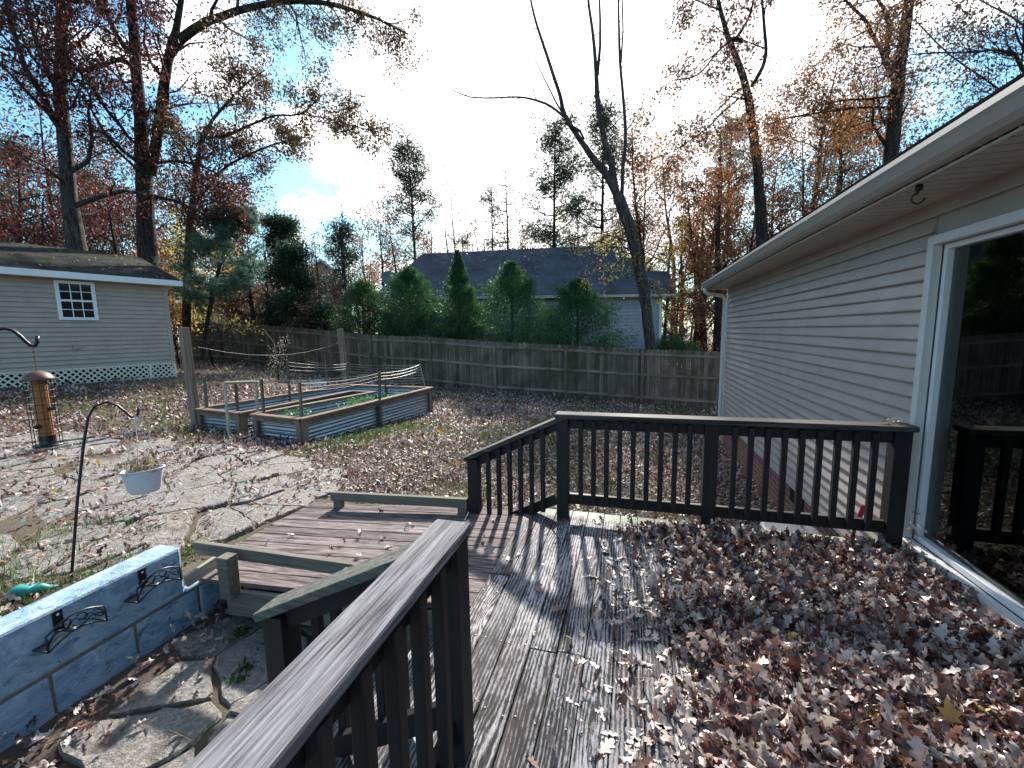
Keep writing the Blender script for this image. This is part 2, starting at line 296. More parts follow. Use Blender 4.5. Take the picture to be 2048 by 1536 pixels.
def leaves(pos,size,shape,rg,direc=None,normal=None,spread=1.,curl=.3,rnd=None):
    """per-leaf frames; direc/normal arrays (n,3) or None"""
    n_=len(pos); S,Fq=shape
    D=rg.normal(size=(n_,3)) if direc is None else direc+rg.normal(size=(n_,3))*spread
    D/=np.linalg.norm(D,axis=1)[:,None]+1e-9
    Nn=rg.normal(size=(n_,3)) if normal is None else normal+rg.normal(size=(n_,3))*spread
    Sd=np.cross(D,Nn); Sd/=np.linalg.norm(Sd,axis=1)[:,None]+1e-9; Nn=np.cross(Sd,D)
    sz=size*rg.uniform(.65,1.25,n_) if np.isscalar(size) else size
    k1=(np.clip(rg.normal(0,curl,n_),-1.6,1.6)*3.2+1e-4)[:,None]; k2=(np.clip(rg.normal(0,curl,n_),-1.4,1.4)*1.5+1e-4)[:,None]; c3=(np.clip(rg.normal(0,curl,n_),-1.2,1.2)*.8)[:,None]
    u0=S[None,:,0]; v0=S[None,:,1]-.45; u=np.sin(k1*u0)/k1; v=np.sin(k2*v0)/k2+.45; w=(1-np.cos(k1*u0))/k1+(1-np.cos(k2*v0))/k2+c3*u0*v0
    u=u*(sz*rg.uniform(.5,1.0,n_))[:,None]; v=v*sz[:,None]; w=w*sz[:,None]
    V=pos[:,None]+Sd[:,None]*u[...,None]+D[:,None]*v[...,None]+Nn[:,None]*w[...,None]
    Fc=(Fq[None]+np.arange(n_)[:,None,None]*len(S)).reshape(-1,Fq.shape[1])
    r=rg.random(n_) if rnd is None else rnd
    return V.reshape(-1,3),Fc,np.repeat(r,len(S))
UPN=np.array([[0,0,1.]])

# ================================================================== GROUND
def axis(lo,hi,step,far,g=1.18):
    a=list(np.arange(lo,hi+1e-6,step)); s=step; x=hi
    while x<far: s*=g; x+=s; a.append(x)
    s=step;x=lo;b=[]
    while x>-far: s*=g; x-=s; b.append(x)
    return np.array(b[::-1]+a)
gx=axis(-14,4,.16,200); gy=axis(-1,16,.16,200)
gx=np.sort(np.append(gx,[-3.065,-3.055])); X,Yy=np.meshgrid(gx,gy,indexing='ij'); Z=gz(X,Yy)
Z=Z+np.where((np.hypot(X,Yy)<60)&(Z>-.43),(np.sin(X*1.9+Yy*.7)*np.sin(Yy*1.3-X*.4))*.018,0)
nx,ny=len(gx),len(gy); I=np.arange(nx*ny).reshape(nx,ny)
Fc=np.stack([I[:-1,:-1],I[1:,:-1],I[1:,1:],I[:-1,1:]],-1).reshape(-1,4)
o=fastmesh('ground',np.stack([X,Yy,Z],-1).reshape(-1,3),Fc,np.zeros(nx*ny),'ground'); tag(o,'leaf covered back yard ground sloping down to the right','ground',kind='structure')

# flagstones
def clip(poly,a,b,c):
    out=[]
    for i in range(len(poly)):
        p,q=poly[i],poly[(i+1)%len(poly)]; dp=a*p[0]+b*p[1]-c; dq=a*q[0]+b*q[1]-c
        if dp<=0: out.append(p)
        if dp*dq<0: t=dp/(dp-dq); out.append((p[0]+(q[0]-p[0])*t,p[1]+(q[1]-p[1])*t))
    return out
def flag(mb,region,cell,shear,gap,rg,zoff,cond=None,th=.05,xlim=None):
    x0,x1,y0,y1=region; pts=[]
    for i,xx in enumerate(np.arange(x0-cell,x1+cell,cell*1.45)):
        for yy in np.arange(y0-cell,y1+cell,cell*.85): pts.append((xx+rg.uniform(-.5,.5)*cell+(yy*shear),yy+rg.uniform(-.4,.4)*cell))
    pts=np.array(pts)
    for i,p in enumerate(pts):
        if not(x0<p[0]<x1 and y0<p[1]<y1) or (cond and not cond(*p)): continue
        poly=[(p[0]+cell*1.2*math.cos(t),p[1]+cell*1.0*math.sin(t)) for t in np.arange(0,6.28,.7)]
        d=np.hypot(*(pts-p).T)
        for j in np.where((d<cell*3)&(d>1e-6))[0]:
            a,b=pts[j]-p; L=math.hypot(a,b); a/=L;b/=L; poly=clip(poly,a,b,a*(p[0]+pts[j][0])/2+b*(p[1]+pts[j][1])/2-gap*rg.uniform(.5,1.8))
            if len(poly)<3: break
        if len(poly)<3: continue
        if xlim is not None: poly=clip(poly,1,0,xlim)
        if len(poly)<3: continue
        q=[]
        for k in range(len(poly)):
            a_,b_=np.array(poly[k]),np.array(poly[(k+1)%len(poly)]); L=np.linalg.norm(b_-a_); m_=max(1,int(L/.07))
            for t in range(m_):
                e=a_+(b_-a_)*t/m_+rg.normal(0,.007,2); q.append(e)
        q=np.array(q); tilt=rg.normal(0,.012,2); zc=gz(p[0],p[1])
        zz=gz(q[:,0],q[:,1])*.3+zc*.7+zoff+((q-p)@tilt)+rg.uniform(-.008,.012)
        top=np.column_stack([p[0]+(q[:,0]-p[0])*.965,p[1]+(q[:,1]-p[1])*.965,zz]); m1=np.column_stack([q,zz-.012]); bt=np.column_stack([q,zz-th])
        k=len(q); cc=[(p[0],p[1],zz.mean()+.003)]
        mb.add(np.vstack([top,m1,bt,cc]),[(3*k,j,(j+1)%k) for j in range(k)]+[(j,j+k,(j+1)%k+k,(j+1)%k) for j in range(k)]+[(j+k,j+2*k,(j+1)%k+2*k,(j+1)%k+k) for j in range(k)])
mb=MB(); rg=np.random.default_rng(3)
def incirc(x,y):
    return ((x+6.3)/3.6)**2+((y-3.1)/2.0)**2<1 or (-4.9<x<-3.25 and 2.4<y<4.4)
flag(mb,(-12,-3.25,1,6),.46,.25,.009,rg,.022,incirc,xlim=-3.235)
o=mb.build('patio','stone'); tag(o,'irregular grey flagstone patio strewn with leaves beyond the wooden ramp','patio',kind='structure')
mb=MB(); flag(mb,(-3.0,-1.0,-1,2.5),.4,.25,.014,rg,.02,lambda x,y:-2.85<x<-1.15,xlim=-.9)
o=mb.build('path','stone'); tag(o,'brownish flagstone path in the sunken strip beside the blue wall','path',kind='structure')

# ================================================================== DECK
dk=thing('deck','weathered grey wooden deck with peeling paint, its right half under fallen leaves','deck',(0,1,0))
mb=MB(); x=-.88; bw=.138; rg=np.random.default_rng(5)
while x<1.95:
    w=min(bw,1.955-x); js=sorted(rg.uniform(-1.2,3.4,2)); js=[-2.0]+[j for j in js]+[3.62+rg.uniform(-.004,.004)]
    for a,b in zip(js[:-1],js[1:]):
        if b-a>.05: mb.box(x,x+w-.005,a+.0015,b-.0015,-.035,rg.uniform(-.0015,.0015))
    x+=bw
mb.build('floor_boards','deck',dk,bevel=.004)
mb=MB(); rg=np.random.default_rng(77)
for i in range(21):
    for yy in np.arange(.3,3.6,.406):
        for o_ in (.025,.108):
            xx=-.88+i*.138+o_+rg.normal(0,.004)
            if xx<1.93: y2=yy+rg.normal(0,.008); mb.lathe([(0,.0032),(.0042,.0028),(.005,-.002)],(xx,y2,.0),7)
sc_h=mb.build('screw_heads','black',dk); sc_h['kind']='stuff'
mb=MB(); mb.box(-.86,1.95,3.53,3.57,-.22,-.04); mb.box(-.865,-.825,-2,3.52,-.22,-.04); mb.build('rim_joist','treated',dk,bevel=.003)
for (a,b) in ((-.75,3.42),(.62,3.42),(1.8,3.42),(-.75,.2)):
    mb=MB(); mb.box(a-.045,a+.045,b-.045,b+.045,-1.1,-.05); mb.build('support_post','treated',dk)

# railings
fr=thing('deck_railing','dark brown railing across the far deck end, its left section sloping down','railing',(.6,3.5,0))
PX=[-.54,.615,1.83]; YR=3.5
for i,xp in enumerate(PX):
    mb=MB(); w=.05; mb.box(xp-w,xp+w,YR-w,YR+w,-.0 if i else -.0,.875); mb.build('post','rail',fr,bevel=.004)
mb=MB(); mb.box(-.6,1.90,YR-.075,YR+.07,.877,.915); mb.build('top_rail','rail_worn_x',fr,bevel=.005)
for a,b,nb in ((-.49,.565,9),(.665,1.78,9)):
    mb=MB(); mb.box(a,b,YR-.02,YR+.018,.785,.875); mb.build('upper_rail','rail',fr,bevel=.003)
    mb=MB(); mb.box(a,b,YR-.02,YR+.018,.12,.21); mb.build('bottom_rail','rail',fr,bevel=.003)
    for k in range(nb):
        xx=a+(b-a)*(k+1)/(nb+1); mb=MB(); mb.box(xx-.019,xx+.019,YR-.059,YR-.021,.14,.86) ; mb.build('baluster','rail',fr,bevel=.003)
# sloped part, far
def stairrail(par,Y,x0,x1,z0,z1,side,capmat,nb,postbase):
    sl=(z1-z0)/(x1-x0)
    mb=MB(); mb.bar((x0+.06,Y,z0+.897-sl*-.06*0),(x1-.07,Y,z0+.897+sl*(x1-.07-x0)),.14,.038); mb.build('top_rail',capmat,par,bevel=.005)
    mb=MB(); mb.bar((x0-.04,Y,z0+.825+sl*-.04),(x1+.03,Y,z0+.825+sl*(x1+.03-x0)),.038,.09); mb.build('upper_rail','rail',par,bevel=.003)
    mb=MB(); mb.bar((x0-.04,Y,z0+.17-.02),(x1+.03,Y,z0+.15+sl*(x1+.03-x0)),.038,.09); mb.build('bottom_rail','rail',par,bevel=.003)
    mb=MB(); zt=z0+.87+sl*(x1-x0); mb.box(x1-.05,x1+.05,Y-.05,Y+.05,postbase,zt-.005); mb.build('post','rail',par,bevel=.004)
    for k in range(nb):
        xx=x0-.05+(x1-x0+.1)*(k+1)/(nb+1); zz=z0+sl*(xx-x0); mb=MB(); mb.box(xx-.019,xx+.019,Y+side*.021 if side>0 else Y-.059,Y+.059 if side>0 else Y-.021,zz+.11,zz+.86); mb.build('baluster','rail',par,bevel=.004)
stairrail(fr,3.5,-.56,-1.36,0,-.4,-1,'rail_worn_x',6,-.42)
nr=thing('stair_railing','dark brown railing in the foreground with a worn grey handrail and a corner post','railing',(-.62,1,0))
mb=MB(); mb.box(-.665,-.565,1.27,1.37,0,.87); mb.build('post','rail',nr,bevel=.004)
mb=MB(); mb.box(-.695,-.555,-.9,1.385,.872,.912); mb.build('handrail','rail_worn',nr,bevel=.009)
mb=MB(); mb.box(-.635,-.597,-.9,1.27,.78,.87); mb.build('upper_rail','rail',nr,bevel=.003)
mb=MB(); mb.box(-.635,-.597,-.9,1.27,.09,.18); mb.build('bottom_rail','rail',nr,bevel=.003)
for k in range(14):
    yy=1.14-k*.135; mb=MB(); mb.box(-.596,-.556,yy-.02,yy+.02,.1,.86); mb.build('baluster','rail',nr,bevel=.004)
mb=MB(); mb.box(-.665,-.565,-.85,-.75,0,.87); mb.build('post','rail',nr,bevel=.004)
stairrail(nr,1.33,-.62,-1.42,0,-.42,1,'rail_mossy',6,-.44)
st=thing('stair_steps','pale worn wooden stair treads below the foreground railing','stairs',(-1.1,1.7,-.44))
for (a,z) in ((-1.17,-.17),(-1.46,-.31)):
    mb=MB()
    for j in (0,1): mb.box(a+j*.142,a+.138+j*.142,.4,2.1,z-.036,z)
    mb.build('tread','deck',st,bevel=.004)
mb=MB(); mb.add([(-.88,2.06,-.05),(-1.5,2.06,-.34),(-1.5,2.06,-.45),(-.88,2.06,-.45),(-.88,2.1,-.05),(-1.5,2.1,-.34),(-1.5,2.1,-.45),(-.88,2.1,-.45)],[(0,1,2,3),(7,6,5,4),(0,4,5,1),(1,5,6,2),(2,6,7,3),(3,7,4,0)]); mb.build('stringer','treated',st)

# ================================================================== RAMP
rp=thing('ramp','weathered wooden ramp of wide boards running down to the patio','ramp',(-2,2.9,-.1))
rz=lambda x: -.012+( x+.88)*(.155/2.35)
mb=MB(); y=2.16; rg=np.random.default_rng(8)
while y<3.45:
    xe=-.885+rg.uniform(-.004,.002); xl=-3.24+rg.uniform(-.02,.02); mb.bar((xe,y+.068,rz(xe)-.018),(xl,y+.068,rz(xl)-.018),.134,.036); y+=.142
mb.build('deck_boards','ramp',rp,bevel=.004)
mb=MB(); mb.bar((-.9,2.13,rz(-.9)-.13),(-2.72,2.13,rz(-2.72)-.13),.038,.185); mb.bar((-.9,3.42,rz(-.9)-.11),(-3.1,3.42,rz(-3.1)-.08),.038,.12); mb.bar((-.95,2.5,-.12),(-3.0,2.5,-.25),.038,.14); mb.build('joist','treated',rp,bevel=.003)
mb=MB(); mb.bar((-1.0,2.19,.098),(-3.06,2.19,.072-.0),.038,.088); mb.build('kerb','treated',rp,bevel=.003)
mb=MB(); mb.bar((-1.42,3.46,.045),(-2.9,3.46,-.02),.05,.088); mb.build('kerb','treated',rp,bevel=.003)
for (xp,yp,zt,zb) in ((-2.62,2.07,.13,-.17),(-1.66,2.07,.155,-.12),(-.93,2.08,.16,-.17)):
    mb=MB(); mb.box(xp-.045,xp+.045,yp-.045,yp+.04,zb,zt); mb.build('kerb_post','treated',rp,bevel=.005)
for (xp,zt) in ((-1.47,.09),(-2.83,.0)):
    mb=MB(); mb.box(xp-.045,xp+.045,3.44,3.5,-.25,zt-.05); mb.build('kerb_block','treated',rp,bevel=.005)
for xp in (-2.5,-1.6): mb=MB(); mb.box(xp-.045,xp+.045,2.2,2.28,-.45,-.2); mb.build('support_post','treated',rp)
qa=P(455,1108,x=-2.96);qb=P(372,1163,x=-2.96); mb=MB(); mb.bar(qa,qb,.03,.085); o=mb.build('loose_board','treated_y',None,bevel=.003); tag(o,'pale loose board leaning from the ramp post to the blue wall','board')

# ================================================================== BLUE WALL
bl=thing('block_wall','low painted light blue block retaining wall, stepped down at its right end','wall',(-3.08,1,-.44))
mb=MB()
mb.box(-3.2,-3.002,-2.5,2.045,-.19,.155,0.2); mb.build('cap_block','blue',bl,bevel=.018)
mb=MB(); rg=np.random.default_rng(2)
for (z0,z1,off,ym,zj) in ((-.52,-.205,.13,2.42,0),):
    y=-2.5+off
    while y<ym: e=min(y+.41,ym); mb.box(-3.2,-3.003+rg.uniform(-.004,.002),y,e-.012,z0+.0,z1,rg.random()); y+=.41
mb.box(-3.2,-3.0,2.05,2.42,-.195,-.165,.5)
mb.build('blocks','blue',bl,bevel=.012)
mb=MB(); mb.box(-3.19,-3.012,-2.5,2.42,-.5,-.188); mb.build('mortar','mortar',bl)

# wall brackets
def bracket(ya,label):
    W=.255; yc=ya+W/2-.015; b=thing('wall_bracket',label,'wall bracket',(-3.0,yc,.06),'black iron scroll brackets on the blue wall'); XF=-2.872
    mb=MB(); mb.box(-3.0,-2.994,yc-.021,yc+.021,.02,.135); mb.build('wall_strap','black',b)
    for zz in (.115,.055): mb=MB(); mb.tube([(-2.994,yc,zz),(-2.989,yc,zz)],.0065,8); mb.build('screw','trim',b)
    arc=lambda t,w=0.:(XF,ya+W*t,.0+.088*w+.048*math.sin(math.pi*min(1,max(0,t)))); ts=np.linspace(0,1,21)
    mb=MB()
    for w in (0,1): mb.tube([arc(t,w) for t in ts],.0048,6)
    for t in (0,1): mb.tube([arc(t,0),arc(t,1)],.0055,6)
    mb.bar((-3,yc,.025),(XF,yc,.05),.03,.004); mb.tube([(-3,ya,-.012),arc(0,0)],.0045,6); mb.tube([(-3,ya+W,-.012),arc(1,0)],.0045,6)
    mb.build('curved_frame','black',b,smooth=True)
    mb=MB()
    for (c0,dr,w0) in ((.13,1,.45),(.33,-1,.6),(.43,1,.4),(.6,-1,.55),(.7,1,.4),(.88,-1,.55)):
        pts=[]
        for q_ in np.linspace(0,1,15):
            an=q_*5.4+(0 if dr>0 else .6); rr_=.031*(1-q_*.72); p=arc(c0+dr*math.cos(an)*rr_/W,w0); pts.append((p[0],p[1],p[2]+math.sin(an)*rr_))
        mb.tube(pts,.0032,5)
    mb.tube([arc(t,.35+.28*math.sin(t*9)) for t in ts],.003,5)
    mb.build('scrollwork','black',b,smooth=True)
    mb=MB(); mb.add([(-3,ya-.002,-.014),(-3,ya+.075,-.008),(XF,ya+.004,.0),(-3,ya-.002,-.010),(-3,ya+.075,-.004),(XF,ya+.004,.004)],[(0,1,2),(5,4,3),(0,3,4,1),(1,4,5,2),(2,5,3,0)]); mb.build('base_plate','black',b)
bracket(1.262,'black iron scroll bracket on the blue wall, nearer the left edge'); bracket(1.68,'black iron scroll bracket on the blue wall, next to the ramp')

# ================================================================== HOUSE
hs=thing('house','beige vinyl sided house with white eaves gutter and a large dark window beside the deck','house',(1.97,5,0))
WY=3.545; WT=2.13; WB=.045
def siding(mb,o_,d,L,z0,z1,expo,nrm_,seams,rg,skip=None,lip=.025):
    """clapboards along direction d from o_, outward normal nrm_"""
    d=np.array(d,float); nn=np.array(nrm_,float); o_=np.array(o_,float); z=z0; row=0
    while z<z1-1e-4:
        zt=min(z+expo,z1); segs=[(0,L)]
        if skip: segs=skip(z,zt,L)
        for (a,b) in segs:
            if b-a<.02: continue
            cuts=[a]+sorted(c for c in seams(row) if a+.1<c<b-.1)+[b]
            for i,(p,q) in enumerate(zip(cuts[:-1],cuts[1:])):
                e=.004*(i%2); rr=rg.random()
                prof=[(0.0,z+.006),(lip+e,z-.002),(lip+e,z+.010),(.001+e,zt+.004),(0,zt+.004)]
                A=[o_+d*p+nn*u+np.array([0,0,w]) for u,w in prof]; B=[o_+d*q+nn*u+np.array([0,0,w]) for u,w in prof]
                mb.add(A+B,[(0,1,6,5),(1,2,7,6),(2,3,8,7),(3,4,9,8),(0,4,3,2,1),(5,6,7,8,9)],rr)
        z+=expo; row+=1
mb=MB(); rg=np.random.default_rng(11); seamtab={r:[rg.uniform(.8,5.4) for _ in range(1)]+([rg.uniform(0.5,8)] if rg.random()<.3 else []) for r in range(60)}
for k in range(8): seamtab[8+k]=[9.85-(8.6-.42*k)*1.0+0 if k%2==0 else 9.85-(8.6-.42*(k-1))]
def skp(z,zt,L): return [(0,9.85-WY-.055)] if zt>WB-.02 and z<WT+.1 else [(0,L)]
siding(mb,(1.975,9.85,0),(0,-1,0),12.5,-.345,2.42,.1026,(-1,0,0),lambda r:seamtab.get(r,[]),rg,skp)
mb.build('wall_siding','siding',hs)
mb=MB(); mb.box(1.976,2.1,WY+.03,9.85,-.345,2.42); mb.box(1.976,2.1,-3,WY+.03,WT+.03,2.42); mb.box(1.976,2.1,-3,WY+.03,-.345,WB-.02); mb.box(2.1,8,9.6,9.85,-.345,2.42); mb.build('wall','siding',hs)
mb=MB(); mb.box(1.945,2.03,9.85,9.93,-.36,2.42); mb.build('corner_trim','trim',hs,bevel=.004)
mb=MB(); mb.box(1.99,2.12,-3,9.9,-1.6,-.375); mb.box(2.12,8,9.7,9.9,-1.6,-.375); bk=mb.build('brick_foundation','brick',hs)
mb=MB(); mb.box(1.955,1.992,-3,9.86,-.378,-.346); mb.build('starter_strip','trim',hs)
vt=MB(); vt.box(1.975,1.992,5.45,5.86,-.56,-.395); v_=vt.build('foundation_vent','black',bk)
mb=MB()
for k in range(6): mb.bar((1.97,5.47,-.54+k*.025),(1.97,5.84,-.54+k*.025),.012,.008)
mb.build('vent_slats','black',v_)
# soffit with grooves
mb=MB(); y=-3.0
while y<9.98: mb.box(1.56,1.975,y,y+.088,2.42,2.432); y+=.1
mb.box(1.56,1.975,-3,9.98,2.4285,2.45); mb.build('soffit','soffit',hs)
mb=MB(); mb.box(1.56,1.575,-3,9.98,2.41,2.56); mb.box(1.45,8,9.98,10.0,2.41,2.56); mb.build('fascia','trim',hs,bevel=.002)
rf=MB(); pr=[(1.44,2.565),(6.5,4.7),(6.5,4.6),(1.5,2.48)]
rf.add([(a,y,b) for y in (-3,10.02) for a,b in pr],[(0,1,2,3),(7,6,5,4),(0,4,5,1),(1,5,6,2),(2,6,7,3),(3,7,4,0)]); rf.build('roof','houseroof',hs)
gt=MB(); prof=[(1.558,2.545),(1.558,2.43),(1.50,2.43),(1.475,2.455),(1.452,2.50),(1.44,2.515),(1.44,2.545),(1.447,2.545),(1.447,2.518),(1.46,2.505),(1.482,2.462),(1.505,2.437),(1.551,2.437),(1.551,2.545)]
for (a,b,r_) in ((-3,1.2,.1),(1.2,4.3,.3),(4.3,7.4,.6),(7.4,9.95,.2)):
    nP=len(prof); e=.0015 if r_ in(.3,.2) else 0
    V=[(x+(-e if x<1.5 else 0),y,z-e) for y in (a,b) for x,z in prof]; gt.add(V,[(i,(i+1)%nP,(i+1)%nP+nP,i+nP) for i in range(nP)]+[tuple(range(nP)),tuple(range(2*nP-1,nP-1,-1))],r_)
for yy in (1.2,4.3,7.4): gt.tube([(1.449+.0,yy+.0,2.50),(1.4495,yy+.003,2.502)],.014,8)
gt.build('gutter','alu',hs)
mb=MB(); mb.tube([(1.5,9.82,2.43),(1.5,9.82,2.37),(1.55,9.86,2.33),(1.85,9.95,2.27),(1.915,9.965,2.2),(1.915,9.965,1.5),(1.915,9.965,-.75),(1.88,9.96,-.85),(1.75,9.95,-.95)],.038,8); mb.build('downspout','trim',hs,smooth=True)
# window
wn=MB(); X0,X1=1.93,1.985; yb=.62
for (y0,y1) in ((WY,WY+.06),): wn.box(X0,X1,y0,y1,WB-.05,WT+.06)
wn.box(X0,X1,yb-.3,WY,WT,WT+.06); wn.box(X0-.012,X1,yb-.3,WY+.065,WB-.052,WB+.03)
wn_=wn.build('window_frame','trim',hs,bevel=.004)
mb=MB()
mb.box(1.99,2.06,WY-.035,WY-.003,WB+.03,WT); mb.box(1.99,2.06,yb,WY-.035,WT-.035,WT-.001); mb.box(1.99,2.075,yb,WY-.035,WB+.03,WB+.07)
mb.box(1.955,2.06,2.46,2.54,WB+.03,WT-.002); mb.build('inner_frame','white',wn_,bevel=.004)
mb=MB(); mb.box(2.03,2.036,2.5,WY-.03,WB+.06,WT-.03); mb.build('pane','glass',wn_)
mb=MB(); mb.box(2.03,2.036,yb,2.5,WB+.08,WT-.05); mb.build('pane','glass',wn_)
mb=MB(); mb.box(1.945,1.985,-3,WY+.06,-.3,WB-.056); mb.build('sill_board','siding',hs)
mb=MB(); mb.box(2.11,2.12,-3,WY+1,-.2,2.4); 
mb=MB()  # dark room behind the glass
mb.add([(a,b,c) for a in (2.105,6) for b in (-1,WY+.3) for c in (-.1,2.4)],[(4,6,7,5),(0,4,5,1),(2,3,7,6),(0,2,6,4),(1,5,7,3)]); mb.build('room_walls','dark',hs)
mb=MB(); zz=[]
for k in range(26):
    a=WY-.08-k*.012; mb.box(2.13+.02*math.sin(k*1.3),2.134+.02*math.sin(k*1.3),a-.012,a,.1,2.13)
MT['curt']=plain('grey_green_curtain',(.11,.15,.14),.8,.1); mb.build('curtain','curt',hs)
mb=MB(); p=np.array([1.62,3.15,2.42]); mb.tube([p,p-(0,0,.03)],.018,8); mb.tube([p+( .0,.0,-.03),p+(-.01,.0,-.045)],.006,6)
mb.tube([p+np.array([-.028*math.sin(a)*1.0,.0+.01*math.sin(a),-.075+.03*math.cos(a)]) for a in np.linspace(0,4.6,14)],.0055,6); o=mb.build('ceiling_hook','black',None,smooth=True); tag(o,'small black iron hook hanging from the white soffit','hook')
# planter pot, red thing
mb=MB(); pq=P(1580,1050,z=-.42); c=(pq[0],pq[1],-.9); mb.lathe([(.2,0),(.24,.1),(.26,.3),(.27,.42),(.26,.44),(.22,.445),(.0,.45)],c,28); pt=mb.build('stone_pot','concrete',None,smooth=True); tag(pt,'upturned grey ribbed pot on the ground by the brick foundation behind the railing','pot')
gl=thing('red_ended_stake','thin dark stake with red plastic ends standing behind the right railing section','stake',(1.69,3.68,-.6))  # plain stake with red grips, carries no lamp
mb=MB(); mb.tube([(1.68,3.69,-.7),(1.70,3.69,.14)],.012,8); mb.build('stake','black',gl)
mb=MB(); mb.tube([(1.70,3.66,.12),(1.735,3.66,.25)],.018,8); mb.build('red_grip','red',gl); mb=MB(); mb.tube([(1.65,3.66,-.03),(1.76,3.64,-.045)],.026,8); mb.build('red_grip','red',gl)

# ================================================================== SHED
s0=np.array([-13.0,9.31]);s1=np.array([-13.8,6.0]); sd=(s0-s1)/np.linalg.norm(s0-s1); sn=np.array([sd[1],-sd[0]])
s1=s1-sd*2.5; SL=np.linalg.norm(s0-s1)
S=lambda a,b,z:(s1[0]+sd[0]*a+sn[0]*b,s1[1]+sd[1]*a+sn[1]*b,z)     # a along wall, b outwards
sh=thing('shed','beige sided garden shed with mossy shingle roof, small white window and lattice skirt','shed',S(SL/2,0,.5))
mb=MB(); rg=np.random.default_rng(21); siding(mb,S(0,0,0),(sd[0],sd[1],0),SL,.86,3.12,.1165,(sn[0],sn[1],0),lambda r:[],rg,None,.028); mb.build('wall_siding','shedsiding',sh)
def pbox(mb,a0,a1,b0,b1,z0,z1,r=None): mb.add([S(a,b,z) for a in (a0,a1) for b in (b0,b1) for z in (z0,z1)],[(0,1,3,2),(4,6,7,5),(0,4,5,1),(2,3,7,6),(0,2,6,4),(1,5,7,3)],r)
mb=MB(); pbox(mb,0,SL-.01,-4.4,-.003,.86,3.12); mb.build('wall','shedsiding',sh)
mb=MB(); pbox(mb,SL-.08,SL+.02,-.08,.03,.84,3.1); mb.build('corner_trim','shedsiding',sh,bevel=.004)
mb=MB(); rz0,rz1=3.24,4.17; b0,b1=.32,-2.25
rv=[S(a,b,z) for a in (-.4,SL+.28) for b,z in ((b0,rz0),(b1,rz1),(-4.7,rz0),(-4.7,rz0-.07),(b1,rz1-.07),(b0,rz0-.07))]
mb.add(rv,[(0,6,7,1),(1,7,8,2),(2,8,9,3),(3,9,10,4),(4,10,11,5),(5,11,6,0),(0,1,2,3,4,5),(11,10,9,8,7,6)]); mb.build('roof','shedroof',sh)
mb=MB(); pbox(mb,-.4,SL+.29,b0+.0,b0+.03,rz0-.17,rz0-.015); pbox(mb,-.4,SL+.26,.0,b0,rz0-.16,rz0-.14); mb.build('fascia','white',sh,bevel=.003)
mb=MB(); mb.add([S(SL,0,3.1),S(SL,-4.4,3.1),S(SL,b1,rz1-.08)],[(0,1,2)]); mb.build('gable','shedsiding',sh)
def along(px,py):
    d=ray(px,py); t=(np.array([-sn[0],-sn[1]])@s1)/(np.array([-sn[0],-sn[1]])@d[:2]); q=d*t; return (q[:2]-s1)@sd,q[2]+H
wa0,wz1=along(105,560); wa1,_=along(186,565); _,wz0=along(116,640)
mb=MB()
for a,b,c,d in ((wa0,wa0+.075,wz0,wz1),(wa1-.075,wa1,wz0,wz1),(wa0+.075,wa1-.075,wz0,wz0+.07),(wa0+.075,wa1-.075,wz1-.07,wz1),(wa0+.075,wa1-.075,(wz0+wz1)/2-.025,(wz0+wz1)/2+.025)): pbox(mb,a,b,-.01,.065,c,d)
wf=mb.build('window','white',sh,bevel=.003)
mb=MB()
for k in (1,2):
    a=wa0+.075+(wa1-wa0-.15)*k/3; pbox(mb,a-.009,a+.009,.04,.056,wz0+.07,(wz0+wz1)/2-.025); pbox(mb,a-.009,a+.009,.04,.056,(wz0+wz1)/2+.025,wz1-.07)
for z in (wz0*.73+wz1*.27,wz0*.27+wz1*.73): pbox(mb,wa0+.075,wa1-.075,.041,.055,z-.009,z+.009)
mb.build('muntins','white',wf)
MT['blackpane']=plain('dark_window_glass',(.008,.008,.012),.08,.1,bs=0); mb=MB(); pbox(mb,wa0+.05,wa1-.05,.003,.038,wz0+.03,wz1-.03); mb.build('pane','blackpane',wf)
mb=MB(); va,vz=along(150,695); pbox(mb,va-.05,va+.09,0,.07,vz-.05,vz+.04); mb.build('vent_box','concrete',sh,bevel=.006)
# lattice
mb=MB(); lz0,lz1=.45,.85; hgt_=lz1-lz0; a=-hgt_
def lat(mb,a,dirn,b):
    p0,p1=(a,lz0),(a+hgt_*dirn,lz1) 
    lo,hi=0,SL
    t0,t1=0.,1.
    for (A,B) in ((p0[0],p1[0]),):
        if A==B: return
        ts=sorted(((lo-A)/(B-A),(hi-A)/(B-A))); t0=max(0,ts[0]);t1=min(1,ts[1])
    if t1-t0<.05: return
    q0=S(p0[0]+(p1[0]-p0[0])*t0,b,p0[1]+hgt_*t0);q1=S(p0[0]+(p1[0]-p0[0])*t1,b,p0[1]+hgt_*t1)
    mb.bar(q0,q1,.006,.036,up=(sn[0],sn[1],0)) if False else mb.bar(q0,q1,.034,.006,up=(sn[0],sn[1],0))
while a<SL+hgt_: lat(mb,a,1,.012); lat(mb,a,-1,.02); a+=.135
mb.build('lattice_skirt','lattice',sh)
mb=MB(); pbox(mb,0,SL,.0,.03,lz1-.01,lz1+.02); pbox(mb,SL-.03,SL+.02,.0,.028,lz0-.1,lz1); pbox(mb,5.3-.03,5.3+.03,.022,.03,lz0-.05,lz1); mb.build('skirt_frame','lattice',sh)
mb=MB(); pbox(mb,0,SL,-4.3,-.3,.3,.85); mb.build('underfloor','dark',sh)

